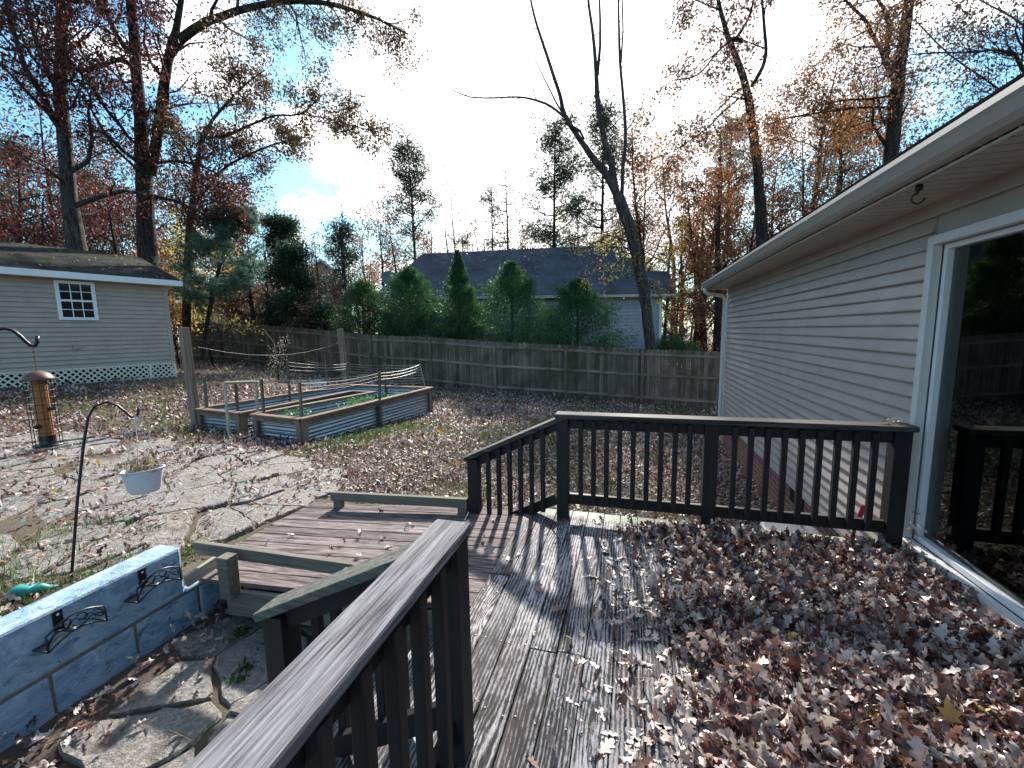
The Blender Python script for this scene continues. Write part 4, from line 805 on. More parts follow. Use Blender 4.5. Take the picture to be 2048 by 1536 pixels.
# ================================================================== TREES
def depth(p): return float(np.array(p)-np.array([0,0,H])@np.eye(3)@R[:,2]) if False else float((np.array(p)-np.array([0,0,H]))@R[:,2])
class Tree:
    def __init__(s,rg): s.w=MB(); s.lp=[]; s.rg=rg
    def px(s,spec,r,r1=None,k=9):
        n_=len(spec); pts=[];rad=[]
        for i,(x,y,w) in enumerate(spec):
            rr=r if r1 is None else r+(r1-r)*i/(n_-1); p=P(x,y,r=rr); pts.append(p); dd=depth(p); rad.append(w/F*dd/2*dd/np.linalg.norm(p-np.array([0,0,H])))
        return s.limb(pts,rad,k)
    def limb(s,pts,rad,k=8):
        pts=np.array(pts,float); rad=np.array(rad,float); n_=len(pts)
        if n_>3:   # smooth by Catmull subdivision
            t=np.linspace(0,n_-1,(n_-1)*3+1); i=np.clip(t.astype(int),0,n_-2); u=(t-i)[:,None]; g=lambda j:pts[np.clip(j,0,n_-1)]
            p0,p1,p2,p3=g(i-1),g(i),g(i+1),g(i+2); q=.5*((2*p1)+(-p0+p2)*u+(2*p0-5*p1+4*p2-p3)*u**2+(-p0+3*p1-3*p2+p3)*u**3); rad=np.interp(t,np.arange(n_),rad); pts=q+s.rg.normal(0,1,q.shape)*rad[:,None]*.07
        s.w.tube(pts,rad,k,cap=False); return pts,rad
    def path(s,p,d,L,n_=5,wob=.22,up=.1):
        P_=[p]; d=nrm(d)
        for i in range(n_): d=nrm(d+s.rg.normal(0,wob,3)+np.array([0,0,up])); p=p+d*L/n_; P_.append(p)
        return np.array(P_)
    def sprout(s,pts,rad,n_,L,lvl,t0=.3,up=.25,ang=.9,leafn=10,spread=.12,wob=.22,minr=.006,taper=.55,kids=(5,4),side=None,subup=None):
        m_=len(pts)
        for j in range(n_):
            t=t0+(1-t0)*(j+s.rg.random())/n_; f=t*(m_-1); i=min(int(f),m_-2); u=f-i; p=pts[i]*(1-u)+pts[i+1]*u; r=rad[i]*(1-u)+rad[i+1]*u
            T=nrm(pts[i+1]-pts[i]); q=s.rg.normal(size=3)
            if side is not None: q=q+np.array(side)*1.3
            q=nrm(q-T*q.dot(T)); d=T*(1-ang*.55)+q*ang+np.array([0,0,up]); LL=L*s.rg.uniform(.55,1.15)*(1-.45*(t-t0)/(1-t0+1e-6))
            r0=max(minr,min(r*taper,LL*.022)); pp=s.path(p,d,LL,5 if lvl>0 else 4,wob,up*.25 if subup is None else subup); rr=np.linspace(r0,minr*.6,len(pp)); s.w.tube(pp,rr,6 if r0>.04 else 4 if r0>.015 else 3,cap=False)
            if lvl>0: s.sprout(pp,rr,kids[0],LL*.5,lvl-1,.2,up*.6,ang,leafn,spread,wob,minr,taper,kids[1:]+(4,),None,subup)
            if lvl==0 and leafn:
                tt=s.rg.uniform(.15,1,leafn); ff=tt*(len(pp)-1); ii=np.minimum(ff.astype(int),len(pp)-2); uu=(ff-ii)[:,None]; s.lp.append(pp[ii]*(1-uu)+pp[ii+1]*uu+s.rg.normal(0,spread,(leafn,3)))
    def build(s,name,label,cat,bark,leafm,size,shape=SIMP,group=None,keep=None,hang=-.5,extra=None,leafname='crown'):
        allv=s.w.v[0]; base=allv[:4].mean(0); T=thing(name,label,cat,base,group); s.w.build('trunk',bark,T,smooth=True)
        if s.lp and leafm:
            pos=np.vstack(s.lp)
            if keep is not None: pos=pos[keep(pos)]
            V,Fc,rn=leaves(pos,size,shape,s.rg,np.array([[0,0,hang]]),None,.8,.35)
            fastmesh(leafname,V,Fc,rn,leafm,T)
        return T,(np.vstack(s.lp) if s.lp else None)
def addcrown(T,pos,m_,size,rg,shape=SIMP,name='crown'):
    V,Fc,rn=leaves(pos,size,shape,rg,np.array([[0,0,-.5]]),None,.8,.35); fastmesh(name,V,Fc,rn,m_,T)
# --- left: big oaks
t=Tree(np.random.default_rng(61))
a=t.px([(165,620,56),(154,520,48),(148,460,44),(140,400,38),(131,300,35),(122,200,34),(123,100,32),(125,0,29),(128,-110,22),(130,-220,14)],18.5,k=12)
b=t.px([(108,240,20),(82,185,18),(51,137,17),(36,90,15),(20,41,13),(8,-10,11),(-12,-90,8)],18.4,17.5); c_=t.px([(106,165,15),(84,115,14),(66,58,13),(50,-5,11),(40,-90,8)],18.4,18.8)
d_=t.px([(116,128,8),(150,92,7),(170,75,6),(200,45,4)],18.3,17); e_=t.px([(100,110,9),(60,90,8),(20,100,7),(-30,80,5)],18.3,17)
for L_,n_ in ((a,16),(b,9),(c_,9),(d_,5),(e_,5)): t.sprout(*L_,n_,3.4,2,.25,.1,.95,13,.18,kids=(5,4,3))
T1,pp=t.build('oak_tree','big oak with forked trunk standing behind the shed roof, leftmost large trunk','tree','bark_grey','oakred',.115,SIMP)
t=Tree(np.random.default_rng(62))
a=t.px([(304,640,56),(298,540,46),(292,440,41),(287,340,38),(282,260,32),(276,180,30),(270,100,28),(262,0,27),(257,-110,20),(255,-220,12)],19,k=12)
b=t.px([(302,350,28),(312,280,26),(322,215,25),(331,150,25),(341,105,25),(352,60,20),(362,0,16),(372,-80,11)],18.9,18.4,k=10)
c_=t.px([(338,110,27),(365,76,25),(400,50,24),(440,34,21),(500,15,18),(570,3,16),(640,5,13),(700,18,10),(760,40,7),(815,68,4)],18.6,16.6,k=10)
d_=t.px([(274,150,15),(246,120,14),(205,130,13),(165,141,12),(120,128,9),(70,110,6)],18.9,17.5); e_=t.px([(262,112,16),(240,80,15),(222,45,14),(205,-5,12),(190,-80,8)],18.9,19.5)
f_=t.px([(290,295,8),(262,280,8),(240,250,9),(213,219,9),(186,178,10),(160,145,9),(120,100,8)],18.6,16.5); g_=t.px([(302,330,9),(345,322,7),(395,330,6),(440,350,4)],18.6,16.8)
h_=t.px([(300,395,8),(345,400,6),(390,420,5),(430,445,3)],18.6,17)
for L_,n_,le in ((a,11,3.2),(b,9,3.),(d_,7,2.4),(e_,8,3.),(f_,8,2.0),(g_,7,2.4),(h_,6,2.)): t.sprout(*L_,n_,le,2,.25,.05,.95,13,.17,kids=(5,4,3))
for L_ in (f_,g_,h_): t.sprout(*L_,8,1.6,1,.1,-.25,.9,11,.16)
T2,pp=t.build('oak_tree','massive two stemmed oak behind the right end of the shed, with dark red leaves','tree','bark_dark','oakred',.115)
t2=Tree(np.random.default_rng(63)); t2.sprout(c_[0],c_[1],20,2.6,2,.2,-.15,.95,12,.14,kids=(5,4,3)); t2.sprout(c_[0],c_[1],14,2.1,2,.4,-.5,.8,9,.14,kids=(4,4,3)); t2.w.build('overhanging_branches','bark_dark',T2,smooth=True); addcrown(T2,np.vstack(t2.lp),'oakbrown',.11,t2.rg)
t=Tree(np.random.default_rng(64))
a=t.px([(372,690,20),(374,600,18),(376,520,17),(378,460,15),(384,410,14),(392,350,12),(402,285,10),(414,250,8)],18,k=8)
b=t.px([(406,278,9),(425,240,8),(460,200,6),(492,168,5),(530,140,3)],18,17.4); c_=t.px([(408,274,9),(450,272,8),(500,250,6),(550,231,5),(600,228,4),(645,190,2.5)],18,16.5); d_=t.px([(390,405,8),(420,372,7),(450,335,6),(500,308,5),(560,285,4),(610,275,2.5)],18,17)
e_=t.px([(600,228,3.5),(650,236,3),(700,250,2.5),(745,262,2)],16.5,16); f2=t.px([(392,350,7),(375,300,5),(350,262,4),(330,240,3)],18,18.5); 
for L_,n_,le,up in ((b,10,1.6,.1),(c_,13,1.8,.0),(d_,13,1.6,-.05),(e_,10,1.3,-.1),(f2,7,1.4,.1),(a,8,1.8,.05)): t.sprout(*L_,n_,le,2,.25,up,.95,15,.14,kids=(5,4,3))
t.build('oak_tree','slender leaning oak with olive brown leaves reaching over the yard, right of the massive oak','tree','bark_dark','oakbrown',.11)
# --- centre: tall thin multi-stem tree behind the fence
t=Tree(np.random.default_rng(65))
a=t.px([(1304,760,24),(1300,690,22),(1293,620,22),(1284,560,23),(1268,490,25),(1250,430,26),(1236,392,25)],16.6,k=12)
b=t.px([(1238,398,18),(1212,350,16),(1182,310,14),(1152,268,12),(1128,228,11),(1120,190,9),(1100,130,8),(1082,75,7),(1068,30,6),(1058,-20,5),(1050,-80,3)],16.6,16.2)
c_=t.px([(1236,398,15),(1222,330,14),(1207,270,13),(1196,210,13),(1192,140,10),(1186,70,8),(1178,10,7),(1172,-70,4)],16.6,16.9); c2=t.px([(1195,150,8),(1200,90,7),(1200,40,6),(1198,-40,4)],16.8)
d_=t.px([(1244,400,9),(1246,330,8),(1251,270,8),(1247,200,7),(1240,120,7),(1238,60,6),(1237,0,5),(1240,-60,3)],16.6,17); d2=t.px([(1242,125,5),(1246,60,4),(1244,-10,4)],16.9)
e_=t.px([(1126,232,6),(1100,212,6),(1070,200,5),(1035,194,4),(985,196,3.5),(940,194,3),(905,180,2)],16.3,15.5); f_=t.px([(1128,232,5),(1110,200,4),(1090,160,3),(1070,120,2)],16.3); g_=t.px([(1130,245,8),(1160,262,6),(1168,278,5)],16.3)
for L_,n_ in ((b,7),(c_,7),(d_,7),(e_,7)): t.sprout(*L_,n_,1.1,1,.3,.3,.8,1,.05,kids=(3,2),minr=.004)
t.lp=t.lp[::2]
tw=[t.px([(1256,470,4),(1225,490,3),(1195,520,2),(1170,560,1.5)],16.5,16),t.px([(1268,500,3.5),(1240,520,3),(1210,560,2)],16.5,15.8),t.px([(1275,520,3),(1300,500,2.5),(1330,510,2)],16.5,16),t.px([(1262,485,4),(1215,470,3),(1165,500,2)],16.5,15.6),t.px([(1288,590,3),(1310,570,2.5),(1325,600,1.6)],16.5,16)]
for L_ in tw: t.sprout(*L_,10,.8,0,.1,-.4,.8,26,.12,minr=.004)
t.px([(1175,470,2),(1140,480,1.6),(1110,500,1.2)],16.2); 
t.build('multi_stem_tree','tall slender nearly bare tree with three rising stems just behind the fence, few yellow leaves','tree','bark_grey','yellowleaf',.085,SIMP)
# --- right trees
t=Tree(np.random.default_rng(66))
a=t.px([(1545,760,34),(1530,560,30),(1524,470,27),(1518,380,24),(1510,300,22),(1503,240,22),(1492,175,19),(1470,110,16),(1452,60,13),(1438,10,11),(1428,-60,8),(1420,-140,5)],21,k=10)
b=t.px([(1504,172,11),(1525,135,10),(1532,100,9),(1528,50,8),(1524,-10,6),(1520,-90,4)],21); c_=t.px([(1484,84,10),(1468,76,9),(1450,90,6),(1430,110,5),(1395,150,4),(1350,160,3)],20.8,19); d_=t.px([(1468,82,9),(1490,50,8),(1505,10,6),(1512,-60,4)],21)
e_=t.px([(1440,20,5),(1410,8,4),(1370,-10,4)],20.8,19.5); f_=t.px([(1500,180,5),(1450,220,4),(1410,260,3),(1350,300,2)],20.8,19.4); g_=t.px([(1496,170,5),(1470,185,4),(1440,215,3),(1400,250,2)],20.8,19.6)
for L_,n_,up in ((a,12,.1),(b,6,.1),(c_,14,-.2),(d_,5,.1),(e_,10,-.2),(f_,8,-.1),(g_,8,-.1)): t.sprout(*L_,n_,2.0,2,.35,up,.9,5,.15,kids=(5,3,3))
t.build('oak_tree','dark trunked oak beyond the far end of the gutter, crooked top with hanging brown leaves','tree','bark_dark','brownleaf',.16)
t=Tree(np.random.default_rng(67))
a=t.px([(1770,620,42),(1775,450,40),(1780,330,38),(1785,260,37),(1792,200,36),(1797,150,32),(1806,90,30),(1815,20,28),(1822,-60,24),(1830,-160,16)],17,k=12)
b=t.px([(1790,160,18),(1772,125,15),(1762,100,12),(1745,70,11),(1730,40,9),(1705,15,7),(1670,-20,5)],17,16.5); c_=t.px([(1768,105,12),(1780,70,12),(1775,30,10),(1750,-10,8),(1740,-60,6)],17); d_=t.px([(1790,190,7),(1740,198,6),(1690,200,5),(1640,210,3)],17,15.8); e_=t.px([(1778,255,9),(1762,235,8),(1756,195,6)],17); f_=t.px([(1780,215,7),(1720,215,6),(1640,225,5),(1560,240,3.5),(1530,255,2)],16.9,15)
for L_,n_,up in ((a,12,.1),(b,12,-.05),(c_,8,0),(d_,12,-.1),(e_,6,0),(f_,16,-.1)): t.sprout(*L_,n_,2.2,2,.2,up,.95,9,.13,kids=(6,4,3))
t.build('maple_tree','thick dark maple trunk rising behind the house roof with small orange brown leaves','tree','bark_dark','orangeleaf',.09)
t=Tree(np.random.default_rng(68))
a=t.px([(2200,400,30),(2160,260,26),(2110,170,20),(2060,110,16),(2048,95,14)],14,13,k=8); b=t.px([(2060,160,12),(2040,130,10),(2030,110,9),(1990,100,7),(1940,105,5),(1880,105,4),(1820,110,3)],13,12)
c_=t.px([(2150,300,10),(2050,200,7),(1980,240,4),(1900,300,3)],14,13); d_=t.px([(2150,300,9),(2000,180,6),(1900,110,4),(1830,40,3)],14,13.5); e_=t.px([(2180,200,9),(2060,60,6),(1960,0,4),(1900,-40,3)],14,13)
for L_ in (b,c_,d_,e_): t.sprout(*L_,14,2.1,2,.1,.25,.8,4,.1,kids=(6,4,3),wob=.12,minr=.003)
t.sprout(*a,8,1.6,1,.5,.3,.9,3,.1)
t.build('maple_tree','thin branched tree at the top right corner with crooked limb and sparse small leaves','tree','bark_dark','brownleaf',.075)

# --- generic background trees
def base_at(px,r): 
    d=ray(px,660); d=d/math.hypot(d[0],d[1]); return np.array([d[0]*r,d[1]*r,gz(d[0]*r,d[1]*r)])
def topz_(px,py,r): return P(px,py,r=r)[2]
def decid(px,py,r,cw,label,leafm,seed,dens=1.,bare_to=.25,size=.14,bark='bark_dark',lean=0,name='broadleaf_tree',up=.35,trw=1.):
    up=min(up,.18) if up<.5 else up
    rg=np.random.default_rng(seed); b=base_at(px,r); h=topz_(px,py,r)-b[2]; t=Tree(rg); W=cw/F*r*1.6/2
    pts=t.path(b-[0,0,.2],np.array([lean,0,1.]),h*.93,8,.05,.2); sc_=h*.93/(pts[-1][2]-pts[0][2]); pts[:,2]=pts[0][2]+(pts[:,2]-pts[0][2])*sc_; rad=np.linspace(.011*h+.05,.02,9)*trw
    t.w.tube(pts,rad,8,cap=False); t.sprout(pts,rad,int(14*min(1.5,max(.8,h/10))),W*1.15,2,bare_to,up,.95,max(1,int(9*dens)) if dens else 0,max(.15,W*.07),kids=(6,4,3))
    return t.build(name,label,'tree',bark,leafm if dens else None,size*max(1,r/26))
def pinetree(px,py,r,cw,label,seed,crown0=.45,m_='pine',clump=1.,name='pine_tree',ns=34,size=.3,flat=False):
    rg=np.random.default_rng(seed); b=base_at(px,r); h=topz_(px,py,r)-b[2]; t=Tree(rg); W=cw/F*r*1.2/2; pts=t.path(b-[0,0,.2],np.array([0,0,1.]),h,8,.02,.4); pts[:,2]=pts[0][2]+(pts[:,2]-pts[0][2])*h/(pts[-1][2]-pts[0][2]); rad=np.linspace(.009*h+.04,.03,9); t.w.tube(pts,rad,8,cap=False)
    P_=[];N_=[]
    for j in range(ns):
        u=rg.random()**.8; f=crown0+(1-crown0)*u; ff=f*8; i=min(int(ff),7); p=pts[i]*(1-(ff-i))+pts[i+1]*(ff-i); a=rg.uniform(0,6.28); L=W*(1.15-.75*u)*rg.uniform(.5,1.2); pp=t.path(p,np.array([math.cos(a),math.sin(a),.25 if not flat else .05]),L,5,.18,.06); t.w.tube(pp,np.linspace(.045,.012,6),4,cap=False)
        for q in range(int(11*clump)):
            w=rg.uniform(.3,1.05); k=min(int(w*5),4); c0=pp[k]+(pp[k+1]-pp[k])*(w*5-k)+rg.normal(0,W*.11,3)*[1,1,.6]
            d=nrm(rg.normal(size=3)+[0,0,.6]); nn=26; P_.append(c0+rg.normal(0,.17,(nn,3))); N_.append(np.repeat((nrm(c0-p)+[0,0,.5])[None],nn,0))
    for q in range(int(10*clump)): P_.append(pts[-1]+rg.normal(0,.25,(26,3))*[1,1,1.2]); N_.append(np.repeat(np.array([[0,0,1.]]),26,0))
    pos=np.vstack(P_); T,_=t.build(name,label,'tree','bark_dark',None,0); pos=pos[rg.random(len(pos))<.8]; V,Fc,rn=leaves(pos,size*.75,FROND,rg,None,None,.8,.2); fastmesh('crown',V,Fc,rn,m_,T); return T
def cone(px,py,r,W,label,seed,m_='cypress',sprays=430,per=105,size=.105,name='cypress_tree',low=.02,zb=None,shag=.38,y=None,pw=.62,bul=.16,group=None):
    rg=np.random.default_rng(seed); b=base_at(px,r); b[2]=gz(b[0],b[1]) if zb is None else zb; h=topz_(px,py,r)-b[2]
    T=thing(name,label,'tree',b,group); tr=MB(); tr.tube([b,b+[0,0,h*.95]],[.09,.02],8); tr.build('trunk','bark_dark',T)
    W=W*1.38; P_=[];D_=[]
    for j in range(sprays):
        u=rg.random()**1.25*(1-low)+low; a=rg.uniform(0,6.28); lump=(.68+.5*vnoise(a*2.2+seed,u*9+seed,1.))*rg.uniform(.85,1.1)
        Rr=W*((1-u)**pw)*(1-math.exp(-(u+.06)/bul))*lump*1.25; q=np.array([math.cos(a),math.sin(a),0]); root=b+[0,0,u*h-.18*Rr]; tip=b+q*Rr+[0,0,u*h+Rr*.28]
        s_=rg.beta(2.2,1.1,per); side=np.cross(q,[0,0,1]); pos=root+(tip-root)*s_[:,None]+side*rg.normal(0,.11,per)[:,None]*(.4+Rr*.6)+np.array([0,0,1])*rg.normal(0,.09,per)[:,None]
        P_.append(pos); D_.append(np.repeat((q*.6+np.array([0,0,.75]))[None],per,0))
    k=int(per*5); P_.append(b+[0,0,h]+rg.normal(0,1,(k,3))*[.05,.05,.0]-np.array([0,0,1])*(rg.random(k)**1.5*h*.22)[:,None]+rg.normal(0,.05,(k,3))); D_.append(np.repeat(np.array([[0,0,1.]]),k,0))
    V,Fc,rn=leaves(np.vstack(P_),size,FROND,rg,np.vstack(D_),None,shag,.2); fastmesh('crown',V,Fc,rn,m_,T); return T
g_='evergreens in a row behind the fence'
cone(728,568,21.2,1.45,'leftmost and smallest of the row of green cypresses behind the fence',101,group=g_)
cone(822,540,19.8,1.55,'second cypress from the left, in front of the satellite dish',102,group=g_)
cone(920,508,18.7,1.35,'middle cypress with the tallest spire',103,group=g_,bul=.2,pw=1.)
cone(1025,532,17.9,1.6,'full cypress just right of the tallest spired one',104,group=g_)
cone(1155,568,17.4,1.75,'rightmost broad cypress beside the neighbour siding',105,group=g_,sprays=500)
# ---- neighbour house
E0=P(740,596,z=3.3);E1=P(1350,588,z=3.3); ev=nrm((E1-E0)*[1,1,0]); bk_=np.array([-ev[1],ev[0],0]); mid=P(1035,498,z=1)  # ray for ridge
d=ray(1035,498); a_,b_=None,None
D=4.2; t_=((E0+bk_*D)@bk_-np.array([0,0,H])@bk_)/(d@bk_); RZ=(d*t_)[2]+H; slope=(RZ-3.3)/D; nr_=nrm(np.cross(ev,bk_+np.array([0,0,slope])))
def onroof(px,py): d=ray(px,py); t=((E0-np.array([0,0,H]))@nr_)/(d@nr_); return d*t+np.array([0,0,H])
nh=thing('neighbour_house','grey sided neighbour house with a big slate grey roof behind the cypresses','house',(E0+E1)/2*[1,1,0]+[0,0,-1])
rp_=[onroof(*q) for q in ((740,597),(846,507),(1225,490),(1232,514),(1266,515),(1290,542),(1338,542),(1352,589))]
mb=MB(); mb.slab(rp_,.12); A_r=rp_[1];B_r=rp_[2]; mb.slab([rp_[0],rp_[0]+bk_*8.4,A_r+bk_*.2],.1); mb.slab([A_r,A_r+bk_*4+[0,0,-4*slope],B_r+bk_*4+[0,0,-4*slope],B_r],.1); mb.build('roof','nbrroof',nh)
mb=MB(); W0=E0+ev*.5+bk_*.45; LL=np.linalg.norm(E1-E0)-1.05; siding(mb,(W0[0],W0[1],0),ev,LL,-1.6,3.15,.17,-bk_,lambda r:[],np.random.default_rng(4),None,.04); 
mb.build('wall_siding','nbrsiding',nh); mb=MB(); c0=W0+bk_*.01; mb.add([c0*[1,1,0]+[0,0,-1.6],(c0+ev*LL)*[1,1,0]+[0,0,-1.6],(c0+ev*LL+bk_*6)*[1,1,0]+[0,0,-1.6],(c0+bk_*6)*[1,1,0]+[0,0,-1.6]]+[c0*[1,1,0]+[0,0,3.15],(c0+ev*LL)*[1,1,0]+[0,0,3.15],(c0+ev*LL+bk_*6)*[1,1,0]+[0,0,3.15],(c0+bk_*6)*[1,1,0]+[0,0,3.15]],[(0,1,5,4),(1,2,6,5),(2,3,7,6),(3,0,4,7),(4,5,6,7)]); mb.build('wall','nbrsiding',nh)
mb=MB(); mb.bar(E0-bk_*.05+[0,0,-.06],E1-bk_*.05+[0,0,-.06],.1,.13); mb.build('gutter','alu',nh,bevel=.01); mb=MB(); q=W0+ev*(LL+.02)-bk_*.03; mb.bar((q[0],q[1],-1.6),(q[0],q[1],3.16),.14,.1,up=(0,1,0)); mb.build('corner_trim','white',nh)
mb=MB(); q=W0-bk_*.03+ev*1.4; mb.bar((q[0],q[1],1.0),(q[0]+ev[0]*.8,q[1]+ev[1]*.8,1.0),.08,1.6); mb.build('window','white',nh)
mb=MB(); mb.add([E0+[0,0,-.13],E1+[0,0,-.13],E1+bk_*.5+[0,0,-.13],E0+bk_*.5+[0,0,-.13]],[(0,1,2,3)]); mb.build('soffit','soffit',nh)
rg=np.random.default_rng(5); n_=240; a=rg.random(n_); b=rg.random(n_)**.6; pos=np.array([(rp_[0]*(1-a[i])+rp_[7]*a[i])*(1-b[i])+(A_r*(1-a[i])+B_r*a[i])*b[i] for i in range(n_)])+[0,0,.03]; pos=pos[(a>.12)&(a<.86)]
V,Fc,rn=leaves(pos,.12,SIMP,rg,None,nr_[None],.3,.4); tag(fastmesh('roof_leaves',V,Fc,rn,'pale'),'pale fallen leaves dotted over the neighbour roof','leaves',kind='stuff')
dp=P(779,556,r=math.hypot(*(E0[:2]+ev[:2]*.8))); ds=thing('satellite_dish','dark grey satellite dish on a thin mast above the left end of the neighbour roof','satellite dish',(dp[0],dp[1],3.3))
mb=MB(); view=nrm(np.array([0,0,H])-dp+np.array([6,2,7])); s_a=nrm(np.cross(view,[0,0,1])); s_b=np.cross(s_a,view); rr_=.36
V=[dp-view*.06]; Fq=[]
for q in (.5,1.): 
    for k in range(24): a=k*math.pi/12; V.append(dp+(s_a*math.cos(a)*1.1+s_b*math.sin(a)*.95)*rr_*q-view*.06*(1-q*q))
Fq=[(0,1+k,1+(k+1)%24) for k in range(24)]+[(1+k,25+k,25+(k+1)%24,1+(k+1)%24) for k in range(24)]
mb.add(V,Fq); MT['dish']=plain('grey_dish',(.12,.13,.15),.4); mb.build('dish','dish',ds,smooth=True)
mb=MB(); mb.tube([dp-view*.05,dp-view*.1+[0,0,-.3],dp-view*.1+[0,0,-1.3]],.025,8); mb.build('mast','concrete',ds); mb=MB(); mb.tube([dp-s_b*.3-view*.05,dp+view*.3-s_b*.2],.012,6); mb.tube([dp+view*.3-s_b*.2,dp+view*.36-s_b*.18],.03,8); mb.build('feed_arm','concrete',ds)
# far gabled house
hx=P(640,518,r=46); hl=nrm(np.cross(np.array([hx[0],hx[1],0]),[0,0,-1])); hv=nrm(np.array([hx[0],hx[1],0])); hb_=thing('distant_house','cream gabled house far behind the trees left of the neighbour roof','house',(hx[0],hx[1],0))
Q=lambda a,b,z:hx*[1,1,0]+hl*a+hv*b+[0,0,z]; zt2=hx[2]; MT['cream']=siding_mat('cream_siding',(.42,.37,.28))
mb=MB(); mb.add([Q(-2.6,0,-1),Q(2.6,0,-1),Q(2.6,0,zt2-2),Q(0,0,zt2-.1),Q(-2.6,0,zt2-2)]+[Q(-2.6,7,-1),Q(2.6,7,-1),Q(2.6,7,zt2-2),Q(0,7,zt2-.1),Q(-2.6,7,zt2-2)],[(0,1,2,3,4),(9,8,7,6,5),(0,5,6,1),(1,6,7,2),(4,9,5,0)]); mb.build('wall','cream',hb_); mb=MB(); mb.add([Q(2.6,3,-1),Q(11,3,-1),Q(11,3,zt2-3.4),Q(2.6,3,zt2-3.4),Q(2.6,3,zt2-3.4)+hv*.1,Q(11,9,zt2-3.4)],[(0,1,2,3)]); mb.build('wall','cream',hb_)
mb=MB(); mb.slab([Q(-3,-.3,zt2-2.3),Q(0,-.3,zt2),Q(0,7,zt2),Q(-3,7,zt2-2.3)],.2); mb.slab([Q(0,-.3,zt2+.01),Q(3,-.3,zt2-2.3),Q(3,7,zt2-2.3),Q(0,7,zt2+.01)],.2); mb.slab([Q(2.7,2.6,zt2-3.5),Q(12,2.6,zt2-3.5),Q(12,6,zt2-1.9),Q(2.7,6,zt2-1.9)],.2); mb.build('roof','nbrroof',hb_)
mb=MB(); mb.bar(Q(-3,-.34,zt2-2.4),Q(0,-.34,zt2-.1),.06,.2); mb.bar(Q(0,-.34,zt2-.1),Q(3,-.34,zt2-2.4),.06,.2); mb.build('rake_trim','white',hb_)
for (a,z,w,h_) in ((-1.2,zt2-6.3,1.0,1.5),(1.2,zt2-6.3,1.0,1.5),(0,zt2-3.6,1.,1.5)):
    mb=MB(); mb.bar(Q(a,-.06,z),Q(a,-.06,z+h_),w,.08,up=tuple(hv)); wi=mb.build('window','white',hb_); mb=MB(); mb.bar(Q(a,-.11,z+.12),Q(a,-.11,z+h_-.12),w-.24,.03,up=tuple(hv)); mb.build('pane','blackpane',wi)
# ---- background trees table
pinetree(838,284,34,125,'tall dark pine with rounded top standing alone above the left end of the neighbour roof',111,.42,clump=1.2,ns=44)
pinetree(1020,336,36,95,'spindly flat topped pine above the middle of the neighbour roof',112,.35,clump=.35,ns=34,size=.26,flat=True)
pinetree(985,380,38,85,'second thin pine, just left of the spindly flat topped one',113,.3,clump=.6,ns=30)
decid(915,306,36,75,'narrow almost bare tree between the two pines over the neighbour roof','brownleaf',114,.22,.3,.13,trw=.6)
decid(800,395,31,80,'thin sparse tree just left of the tall dark pine','brownleaf',115,.35,.3,.12,trw=.6)
decid(705,372,27,110,'bare vase shaped tree left of the tall dark pine','brownleaf',116,0,.2,name='bare_tree',bark='bark_grey',up=.9,trw=.7)
pinetree(690,440,30,90,'dark evergreen behind the bare vase shaped tree',117,.15,clump=.9,ns=40)
decid(745,445,40,110,'rust coloured tree low behind the bare vase shaped tree','rustleaf',118,1.1,.15)
decid(870,460,42,110,'orange brown tree just above the left end of the neighbour ridge','rustleaf',119,1.1,.15)
pinetree(930,470,44,80,'short dark evergreen peeking over the neighbour ridge',120,.1,clump=1.,ns=34)
decid(1065,455,44,110,'reddish tree peeking over the middle of the neighbour ridge','rustleaf',121,.9,.15)
pinetree(1112,255,29,170,'tall dense dark conifer just left of the slender multi stem tree',122,.15,clump=1.2,ns=70,name='conifer_tree')
pinetree(1205,222,30,190,'tallest dense conifer, directly behind the slender multi stem tree',123,.15,clump=1.2,ns=80,name='conifer_tree')
decid(1165,420,26,120,'small yellow green leaved tree in front of the dense conifers','yellowleaf',124,.8,.35,.1,trw=.6)
decid(1310,245,30,150,'broad tree with rust and dark red leaves right of the dense conifers','rustleaf',125,1.05,.2,.17)
decid(1400,215,32,150,'large rust red tree behind the dark trunked oak','rustleaf',126,1.12,.15,.17)
decid(1440,330,24,110,'bright red orange leaved tree left of the dark trunked oak','rustleaf',127,0.98,.2,.15)
pinetree(1440,250,37,110,'dark pine hidden among the rust red trees',128,.2,clump=1.1,ns=60)
pinetree(1650,230,34,150,'dark green pine behind the orange leaves left of the thick maple trunk',129,.2,clump=1.2,ns=60)
decid(1600,230,28,150,'orange gold leaved tree right of the dark trunked oak','orangeleaf',130,1.05,.2,.13)
decid(1700,300,24,130,'orange leaved tree low behind the gutter','orangeleaf',131,0.98,.15,.12)
decid(1560,400,22,100,'small red leaved tree touching the gutter','oakred',132,1.2,.2,.13)
decid(1375,560,23,75,'low purple brown shrubby tree between the neighbour wall and the house corner','brownleaf',133,1.6,.1,.12,trw=.5)
decid(1350,440,30,80,'thin rust leaved tree above the right end of the neighbour roof','rustleaf',134,.6,.3,.14,trw=.6)
for k,(px_,py_,r_,lb) in enumerate(((1392,330,30,'slim dark trunk nearest the neighbour corner trim'),(1412,300,33,'slim dark trunk second in the gap left of the downspout'),(1430,280,27,'straight dark trunk in the gap left of the downspout'),(1365,350,40,'thin far trunk showing right of the neighbour house'),(1448,300,36,'slim far trunk almost touching the downspout'))): decid(px_,py_,r_,45,lb,'rustleaf',140+k,.35,.5,.15,trw=.9,name='slim_tree')
pinetree(455,435,19.5,130,'x',150,.02,m_='whitepine',ns=1) if False else None
